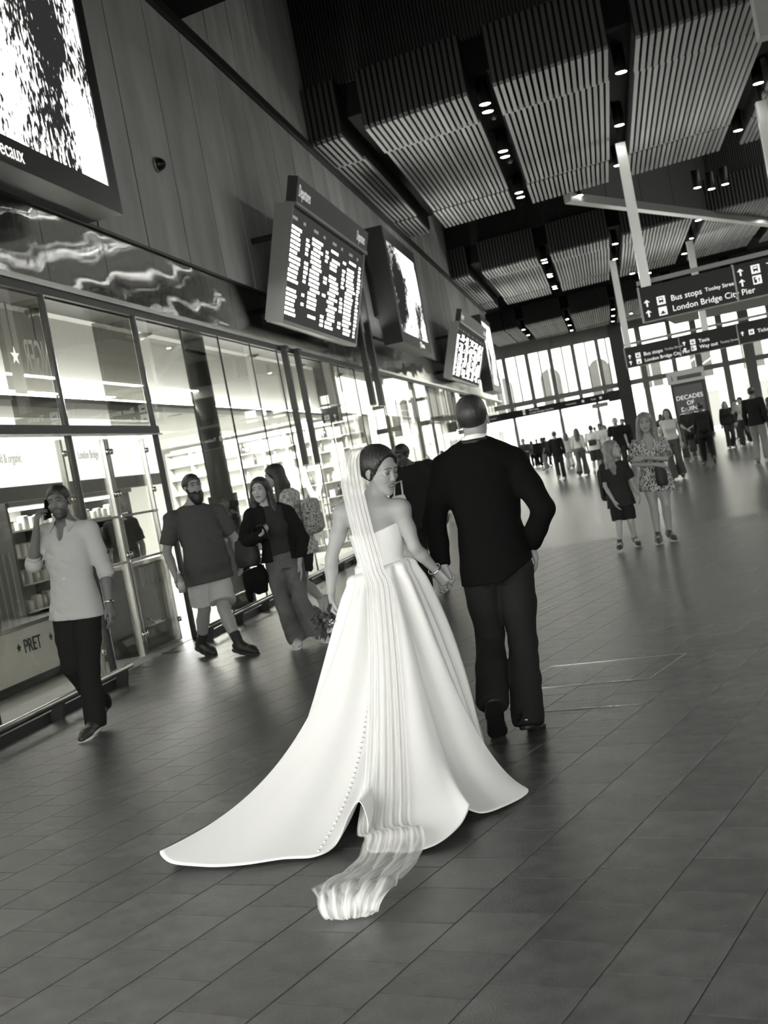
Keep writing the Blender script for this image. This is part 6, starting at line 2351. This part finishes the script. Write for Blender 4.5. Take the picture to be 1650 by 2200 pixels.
def backpack(label, c, f, g, size=(.14, .075, .21), m=None, dangle=True):
    b = thing('backpack', label, 'backpack', tuple(c))
    R_ = frame(f)
    S = Sculpt(A(-.3, -.3, -.3), A(.3, .3, .3), .011)
    S.box(A(0, 0, 0), A(*size), R_, .05, .0)
    S.box(-R_[:, 1]*size[1]*.9-UPZ*size[2]*.35, A(size[0]*.75, .03, size[2]*.45), R_, .02, .01)
    mm = m or mat('pack_cloth_%d' % int(g*1000), g, .8)
    link_mesh('body', S.mesh('body'), mm, b)
    for q in (-1, 1):
        p = [R_@A(q*size[0]*.6, size[1], size[2]*.8), R_@A(q*size[0]*.65, size[1]+.07, size[2]*1.05), R_@A(q*size[0]*.7, size[1]+.17, size[2]*.75), R_@A(q*size[0]*.8, size[1]+.13, -.02), R_@A(q*size[0]*.7, size[1]*.7, -size[2]*.7)]
        MB().tube([tuple(v) for v in p], .013, 6).build('strap', mm, b, True)
    MB().tube([tuple(R_@A(-.03, 0, size[2])), tuple(R_@A(0, 0, size[2]+.035)), tuple(R_@A(.03, 0, size[2]))], .008, 6).build('grab_loop', mm, b, True)
    return b
backpack('white backpack with dark floral print on the long-haired woman', A(-3.23, 12.76, 1.14), (-1, .05, 0), .6, (.15, .075, .19), leafy_mat('floral_print', .03, .62, 26, .07))

# ------------------------------------------------------------------ MAN IN BLACK BEHIND THE COUPLE
r0_ = (-2.27, 14.0, 0)
J = place(std_pose(1.74, .12, 1, .1), math.pi+.35)
J['head'] = A(-2.345, 13.90, 1.600)-A(*r0_)
J['neck'] = A(-2.300, 13.97, 1.475)-A(*r0_)
J['hfwd'] = nv3((-.45, -.85, -.35))
t = person('man in a dark coat with lowered head behind the wedding couple', r0_)
bme, P, R = body_mesh(J, .010, 1.05, skin=.07, zmin=0)
link_mesh('body', bme, M_SKIN, t)
eyes(P, R, 1., t)
link_mesh('hair', hair_mesh(P, R, 1., .009, 'short', vol=.004, strands=.002), hairmat(.010), t)
link_mesh('coat', top_mesh(J, .012, 1.15, .035, sleeve='long', hem=-.16, loose=.02, sl_off=.028, wrk=wrinkle(.005, 20, 2.), name='coat'), mat('coat_dark', .012, .85, spec=.2), t)
link_mesh('trousers', trouser_mesh(J, .012, 1., length=1., off=.02), mat('trouser_black', .01, .9), t)
add_shoes(t, J, .010, .01, .02)
tote('white canvas bag carried by the man in the dark coat', A(-2.44, 13.72, .80), .14, .36, .05, .62, [[(-.05, 0, .34), (-.03, .05, .5), (.05, .08, .52), (.05, 0, .34)]], 'tote_bag')

# ------------------------------------------------------------------ CHILD AND WOMAN IN PRINTED DRESS
r0_ = (-.04, 15.15, 0)
J = rel(dict(head=A(-.012, 15.12, 1.205), neck=A(-.040, 15.15, 1.055), shL=A(-.155, 15.15, 1.000), shR=A(.085, 15.14, .985),
             elL=A(-.175, 15.12, .790), wrL=A(-.105, 15.02, .600), elR=A(.150, 15.16, .79), wrR=A(.190, 15.05, .63),
             hipL=A(-.085, 15.15, .575), hipR=A(.035, 15.15, .57), knL=A(-.095, 15.10, .325), knR=A(.048, 15.16, .31),
             anL=A(-.125, 15.02, .085), anR=A(.055, 15.28, .085), toeL=A(-.135, 14.88, .06), toeR=A(.09, 15.15, .045)), r0_)
J['fwd'] = nv3((.05, -1, 0))
J['hfwd'] = nv3((.93, -.38, .12))
t = person('fair-haired child in dark T-shirt and shorts looking up at the woman beside', r0_)
bme, P, R = body_mesh(J, .0085, .72, skin=.40, zmin=0, sc=.94, hands={'L': dict(d=(.3, -.3, -1), n=(.9, .2, 0), thumb=1, curl=.3, sc=.8), 'R': dict(d=(.1, -.3, -1), n=(-.9, .2, 0), thumb=-1, curl=.3, sc=.8)})
link_mesh('body', bme, M_SKIN, t)
eyes(P, R, .94, t)
link_mesh('hair', hair_mesh(P, R, .94, .0085, 'long', vol=.002, length=.30, fringe=.062), hairmat(.20), t)
link_mesh('t_shirt', top_mesh(J, .009, .80, .022, sleeve='short', hem=-.06, loose=.015, neck_r=.055, wrk=wrinkle(.003, 28, 1.), name='t_shirt'), mat('charcoal_tee', .030, .9), t)
MB().box(-.02, .03, -.118, -.114, .90, .905).build('chest_print', m_white, t)
link_mesh('shorts', trouser_mesh(J, .008, .74, length=.44, off=.014, wide=.008, top=.1, name='shorts'), mat('black_shorts', .022, .9), t)
add_shoes(t, J, .0075, .03, .5, .82)
backpack('dark backpack hanging low behind the fair-haired child', A(-.13, 15.30, .80), (.05, -1, 0), .03, (.12, .07, .20))

r0_ = (.42, 15.18, 0)
J = rel(dict(head=A(.418, 15.12, 1.445), neck=A(.425, 15.18, 1.285), shL=A(.275, 15.18, 1.215), shR=A(.578, 15.18, 1.185),
             elL=A(.205, 15.08, .985), wrL=A(.440, 14.95, .945), elR=A(.585, 15.02, .985), wrR=A(.330, 14.93, 1.045),
             hipL=A(.345, 15.2, .78), hipR=A(.505, 15.2, .77), knL=A(.345, 15.14, .445), knR=A(.490, 15.16, .435),
             anL=A(.335, 15.16, .088), anR=A(.472, 15.2, .088), toeL=A(.33, 15.0, .048), toeR=A(.52, 15.05, .048)), r0_)
J['fwd'] = nv3((-.02, -1, 0))
J['hfwd'] = nv3((-.05, -1, .0))
t = person('woman with long fair hair in a short leaf-print dress, arms folded', r0_)
bme, P, R = body_mesh(J, .0085, .96, fem=True, skin=.30, zmin=0, bust=1.05, brow=.3, lip=.6, hands={'L': dict(d=(.85, -.1, -.2), n=(0, .6, -.6), thumb=1, curl=.5, sc=.9), 'R': dict(d=(-1, -.05, .05), n=(0, 1, 0), thumb=1, curl=.3, sc=.9)})
link_mesh('body', bme, M_SKIN, t)
eyes(P, R, 1., t)
link_mesh('hair', hair_mesh(P, R, 1., .0085, 'long', vol=.008, length=.50, fringe=.058, strands=.003), hairmat(.17), t)
sg = MB()
for sx in (-1, 1):
    sg.tube([tuple(P(sx*.036+.026*math.cos(a), .062+.01*math.sin(a), .105+.020*math.sin(a))) for a in [2*math.pi*k/16 for k in range(17)]], .004, 6, cap=False)
tag(sg.build('sunglasses', m_chrome, t, True), kind='stuff')
sec = torso_secs(J, .98, .014, True, z0=0., z1=.94)
pel = (J['hipL']+J['hipR'])/2
sec = [(pel-UPZ*.20, A(1, 0, 0), .225, .175), (pel-UPZ*.1, A(1, 0, 0), .205, .155)]+[(c, l, rx*(1.05 if i else 1.1), ry*1.08) for i, (c, l, rx, ry) in enumerate(sec)]
sl = []
for sd in ('L', 'R'):
    sh, el = J['sh'+sd], J['el'+sd]
    sl += [([sh, lerp(sh, el, .75)], [.064, .085], .03)]
def dress_x(S):
    for sd in ('L', 'R'):
        sh, el = J['sh'+sd], J['el'+sd]
        S.cap(lerp(sh, el, .82)+nv3(el-sh)*.06, lerp(sh, el, 1.4), .1, .1, 0, 's')
dm_ = garment('dress', J, .009, sec, sl, cuts=[(pel-UPZ*.155, nv3((-.12, 0, -1)))], subs=[(J['neck']+A(0, -.09, -.05), (.05, .075, .13)), (J['neck']+UPZ*.05, (.075, .075, .06))], extra=dress_x, wr=wrinkle(.006, 30, 3., .3))
link_mesh('dress', dm_, leafy_mat('leaf_print', .46, .05, 20), t)
add_shoes(t, J, .0075, .05, .6, .97, sole_t=.024)
tote('black handbag held in front of the leaf-print dress', A(.49, 14.98, .66), .10, .30, .05, .008, [[(-.03, 0, .28), (-.05, .03, .34), (.0, .05, .36), (.03, 0, .28)]], 'handbag')
# ------------------------------------------------------------------ MIDDLE AND FAR PASSERS-BY
def passer(label, x, y, rz, H=1.7, fem=False, skin=.3, hair=('short', .02, .3), top=('short', .1, -.05), bot=('trousers', .03, 1., 0.), shoe=(.03, .3), stride=.1, lead=1, armL=None, armR=None, h=.018, hf=None, hup=None, group=None, tm=None):
    t = person(label, (x, y, 0), group)
    J = place(std_pose(H, stride, lead, .1, fem, armL, armR), rz)
    if hf is not None: J['hfwd'] = rotz(nv3(hf), rz)
    bme, P, R = body_mesh(J, h*.8, .98 if not fem else .95, fem=fem, skin=skin, zmin=0, sc=.98, bust=.9 if fem else 0., hands={'L': dict(d=nv3(J['wrL']-J['elL']), n=-J['fwd']+.3, thumb=1, curl=.4), 'R': dict(d=nv3(J['wrR']-J['elR']), n=-J['fwd']+.3, thumb=-1, curl=.4)})
    link_mesh('body', bme, M_SKIN, t)
    link_mesh('hair', hair_mesh(P, R, .98, h*.75, hair[0], vol=.004, length=hair[2] if len(hair) > 2 else .3, strands=.003), hairmat(hair[1]), t)
    link_mesh('top', top_mesh(J, h*.85, 1.02, .022, fem=fem, sleeve=top[0], hem=top[2], loose=.012, name='top', wrk=wrinkle(.004, 18, x*3)), tm or mat('top_%d' % int(top[1]*1000), top[1], .9), t)
    link_mesh(bot[0], trouser_mesh(J, h*.85, 1.0, fem=fem, length=bot[2], off=.018, flare=bot[3], name=bot[0], wrk=wrinkle(.003, 20, y)), mat('bot_%d' % int(bot[1]*1000), bot[1], .9), t)
    add_shoes(t, J, h*.7, shoe[0], shoe[1], 1.)
    return t, J
PI = math.pi
# nearer group on the right of the hall
passer('woman in a pale patterned top and wide jeans walking behind the leaf-print dress', 1.36, 29.9, PI-.1, 1.68, True, .3, ('long', .02, .42), ('none', .45, .06), ('jeans', .07, 1.02, .05), (.03, .4), .08, 1, h=.014, hf=(.1, 1, .05))
passer('person in black with a crossbody bag standing before the poster totem', 2.42, 39.5, PI-.2, 1.74, False, .28, ('short', .02), ('short', .025, -.08), ('shorts', .012, .5, 0.), (.25, .6), .0, 1, armL=((-.24, .08, 1.14), (-.06, .24, 1.05)), armR=((.24, .06, 1.14), (.08, .24, 1.02)), h=.016)
cbg = thing('crossbody_bag', 'dark crossbody bag on the person before the poster totem', 'bag', (2.44, 39.27, .92))
S = Sculpt(A(-.25, -.2, -.15), A(.25, .2, .2), .014)
S.box(A(0, 0, 0), A(.17, .06, .11), None, .03, 0)
link_mesh('body', S.mesh('body'), mat('bag_cloth', .02, .8), cbg)
MB().tube([(-.12, -.02, .1), (-.08, .02, .3), (.08, .06, .52)], .016, 6).build('strap', MATS['bag_cloth'], cbg, True)
MB().box(.09, .12, -.065, -.055, .02, .06).build('clasp', m_chrome, cbg)
passer('person in black leggings and jacket with a backpack, seen from behind', 2.5, 35.0, .1, 1.72, True, .07, ('short', .012), ('long', .014, -.14), ('leggings', .010, 1., -.012), (.03, .15), .14, -1, h=.014)
backpack('large dark backpack on the person in black leggings', A(2.48, 34.72, 1.16), (.1, 1, 0), .014, (.17, .11, .26))
tote('black carrier bag hanging beside the person in black leggings', A(2.12, 34.95, .40), .15, .36, .06, .010, [[(-.05, 0, .35), (0, 0, .50), (.05, 0, .35)]], 'carrier_bag')
passer('man in a black sweater and pale chinos standing with his back turned', 3.45, 31.0, -.35, 1.82, False, .15, ('short', .015), ('long', .012, -.06), ('trousers', .20, 1., .01), (.03, .6), .04, 1, h=.014)
passer('person in a grey top facing the man in the black sweater', 3.98, 31.3, PI*.72, 1.76, False, .3, ('short', .03), ('rolled', .10, -.06), ('trousers', .14, 1., .01), (.5, .6), .03, 1, armL=((-.24, .10, 1.15), (-.10, .28, 1.22)), h=.014)
passer('woman with long hair in a dark wrap top standing by the far windows', 4.1, 45.5, PI+.2, 1.68, True, .3, ('long', .12, .32), ('long', .02, -.05), ('trousers', .04, 1., .02), (.1, .4), .05, 1, h=.02)
passer('woman in a pale jacket raising a hand to her face', 4.52, 44.4, PI-.7, 1.72, True, .3, ('up', .02), ('long', .45, .02), ('jeans', .035, 1., .03), (.6, .7), .12, 1, armR=((.25, .15, 1.25), (.05, .28, 1.5)), h=.02)
passer('person in dark clothes half hidden behind the woman in the pale jacket', 4.95, 48.5, PI, 1.66, False, .2, ('short', .03), ('long', .03, -.06), ('trousers', .3, 1., .01), (.5, .6), .05, 1, h=.022)
# further crowd near the doors
passer('man in a black sweater and dark trousers walking away towards the doors', -2.0, 45.5, .05, 1.76, False, .3, ('short', .03), ('long', .012, -.05), ('trousers', .03, 1., .01), (.06, .6), .10, 1, h=.018)
passer('long-haired woman in a cropped pale top and flared trousers walking away', -1.18, 44.8, -.1, 1.72, True, .35, ('long', .04, .42), ('long', .5, .10), ('trousers', .10, 1.02, .05), (.05, .1), .2, 1, h=.018)
passer('woman in a long beige outfit walking away beside the man in black', -2.05, 58.0, .1, 1.68, True, .35, ('long', .05, .3), ('long', .42, -.12), ('trousers', .40, 1., .04), (.08, .3), .12, -1, h=.022)
passer('man in a dark jacket standing with folded arms facing the hall', -4.05, 58.5, PI, 1.78, False, .28, ('short', .04), ('long', .045, -.08), ('trousers', .02, 1., .01), (.02, .05), .02, 1, armL=((-.26, .06, 1.15), (.08, .24, 1.18)), armR=((.26, .06, 1.15), (-.08, .26, 1.14)), h=.02)
passer('man in a white T-shirt and shorts with a bag strap, walking away', -.64, 43.5, -.15, 1.72, False, .25, ('short', .03), ('short', .62, -.05), ('shorts', .04, .5, 0.), (.6, .7), .10, 1, h=.018)
backpack('small dark bag across the back of the man in the white T-shirt', A(-.66, 43.28, 1.12), (-.15, 1, 0), .05, (.14, .05, .10))
passer('man in a white shirt standing beside the man with the bag strap', -.38, 50.0, PI*.9, 1.76, False, .25, ('short', .02), ('long', .66, -.06), ('trousers', .08, 1., .01), (.05, .2), .05, 1, h=.02)
passer('man in a dark polo shirt looking up at the boards', .2, 40.5, PI+.15, 1.80, False, .32, ('short', .05), ('short', .012, -.06), ('trousers', .03, 1., .01), (.4, .6), .05, 1, h=.018, hf=(.15, .75, .62))
passer('dark-haired man in a black coat just behind the polo shirt man', .50, 46.7, PI-.2, 1.76, False, .3, ('short', .02), ('long', .014, -.1), ('trousers', .02, 1., .01), (.03, .1), .06, -1, h=.02)
k = 0
for (x, y, rz, H, fem, tg, bg, hg, lab) in (
        (-4.9, 77.5, PI, 1.68, True, .35, .06, .05, 'woman in a grey top waiting near the entrance doors'),
        (-4.45, 75.8, .2, 1.72, False, .05, .03, .03, 'man in dark clothes waiting near the entrance doors'),
        (-3.48, 64.0, PI*.6, 1.70, True, .03, .30, .02, 'woman in a black top and pale skirt near the doors'),
        (-3.85, 73.8, -.4, 1.74, False, .12, .05, .04, 'man in a grey shirt walking out through the doors'),
        (-.72, 62.0, PI, 1.72, False, .3, .05, .05, 'bare-headed man in a light shirt beyond the polo shirt man'),
        (-.25, 60.0, PI*.8, 1.70, True, .15, .04, .02, 'dark-haired woman beyond the man in the white shirt'),
        (2.3, 57.0, .4, 1.70, True, .04, .03, .03, 'person in dark clothes beyond the woman in wide jeans'),
        (5.4, 55.0, PI*.5, 1.72, False, .06, .05, .02, 'person in a dark jacket at the far right windows'),
        (3.6, 56.0, -PI*.4, 1.60, True, .2, .05, .03, 'small figure passing the far tall windows'),
        (-4.75, 35.0, PI*.85, 1.74, False, .05, .04, .012, 'dark-haired man wearing large headphones beyond the groom')):
    t, J = passer(lab, x, y, rz, H, fem, .3, ('long' if fem else 'short', hg, .3), ('long' if k % 2 else 'short', tg, -.06), ('trousers', bg, 1., .02), (.05, .3), .08, 1 if k % 2 else -1, h=.024)
    if 'headphones' in lab:
        c = J['head']
        r_ = nv3(np.cross(J['hfwd'], UPZ))
        MB().tube([tuple(c+r_*math.cos(a)*.098+UPZ*(.01+.125*math.sin(a))) for a in [math.pi*q/12 for q in range(13)]], .012, 8).build('headphone_band', m_black, t, True)
        for q in (-1, 1):
            MB().tube([tuple(c+r_*q*.085), tuple(c+r_*q*.115)], .04, 12).build('earcup', m_black, t, True)
    k += 1
# cafe assistant behind the glass
t, J = passer('cafe customer in a dark top bending over the display behind the glass', -6.15, 14.6, PI*.35, 1.74, False, .3, ('short', .25), ('short', .015, -.06), ('trousers', .2, 1., .01), (.03, .1), .02, 1, armL=((-.2, .15, 1.15), (-.1, .35, 1.05)), h=.012)
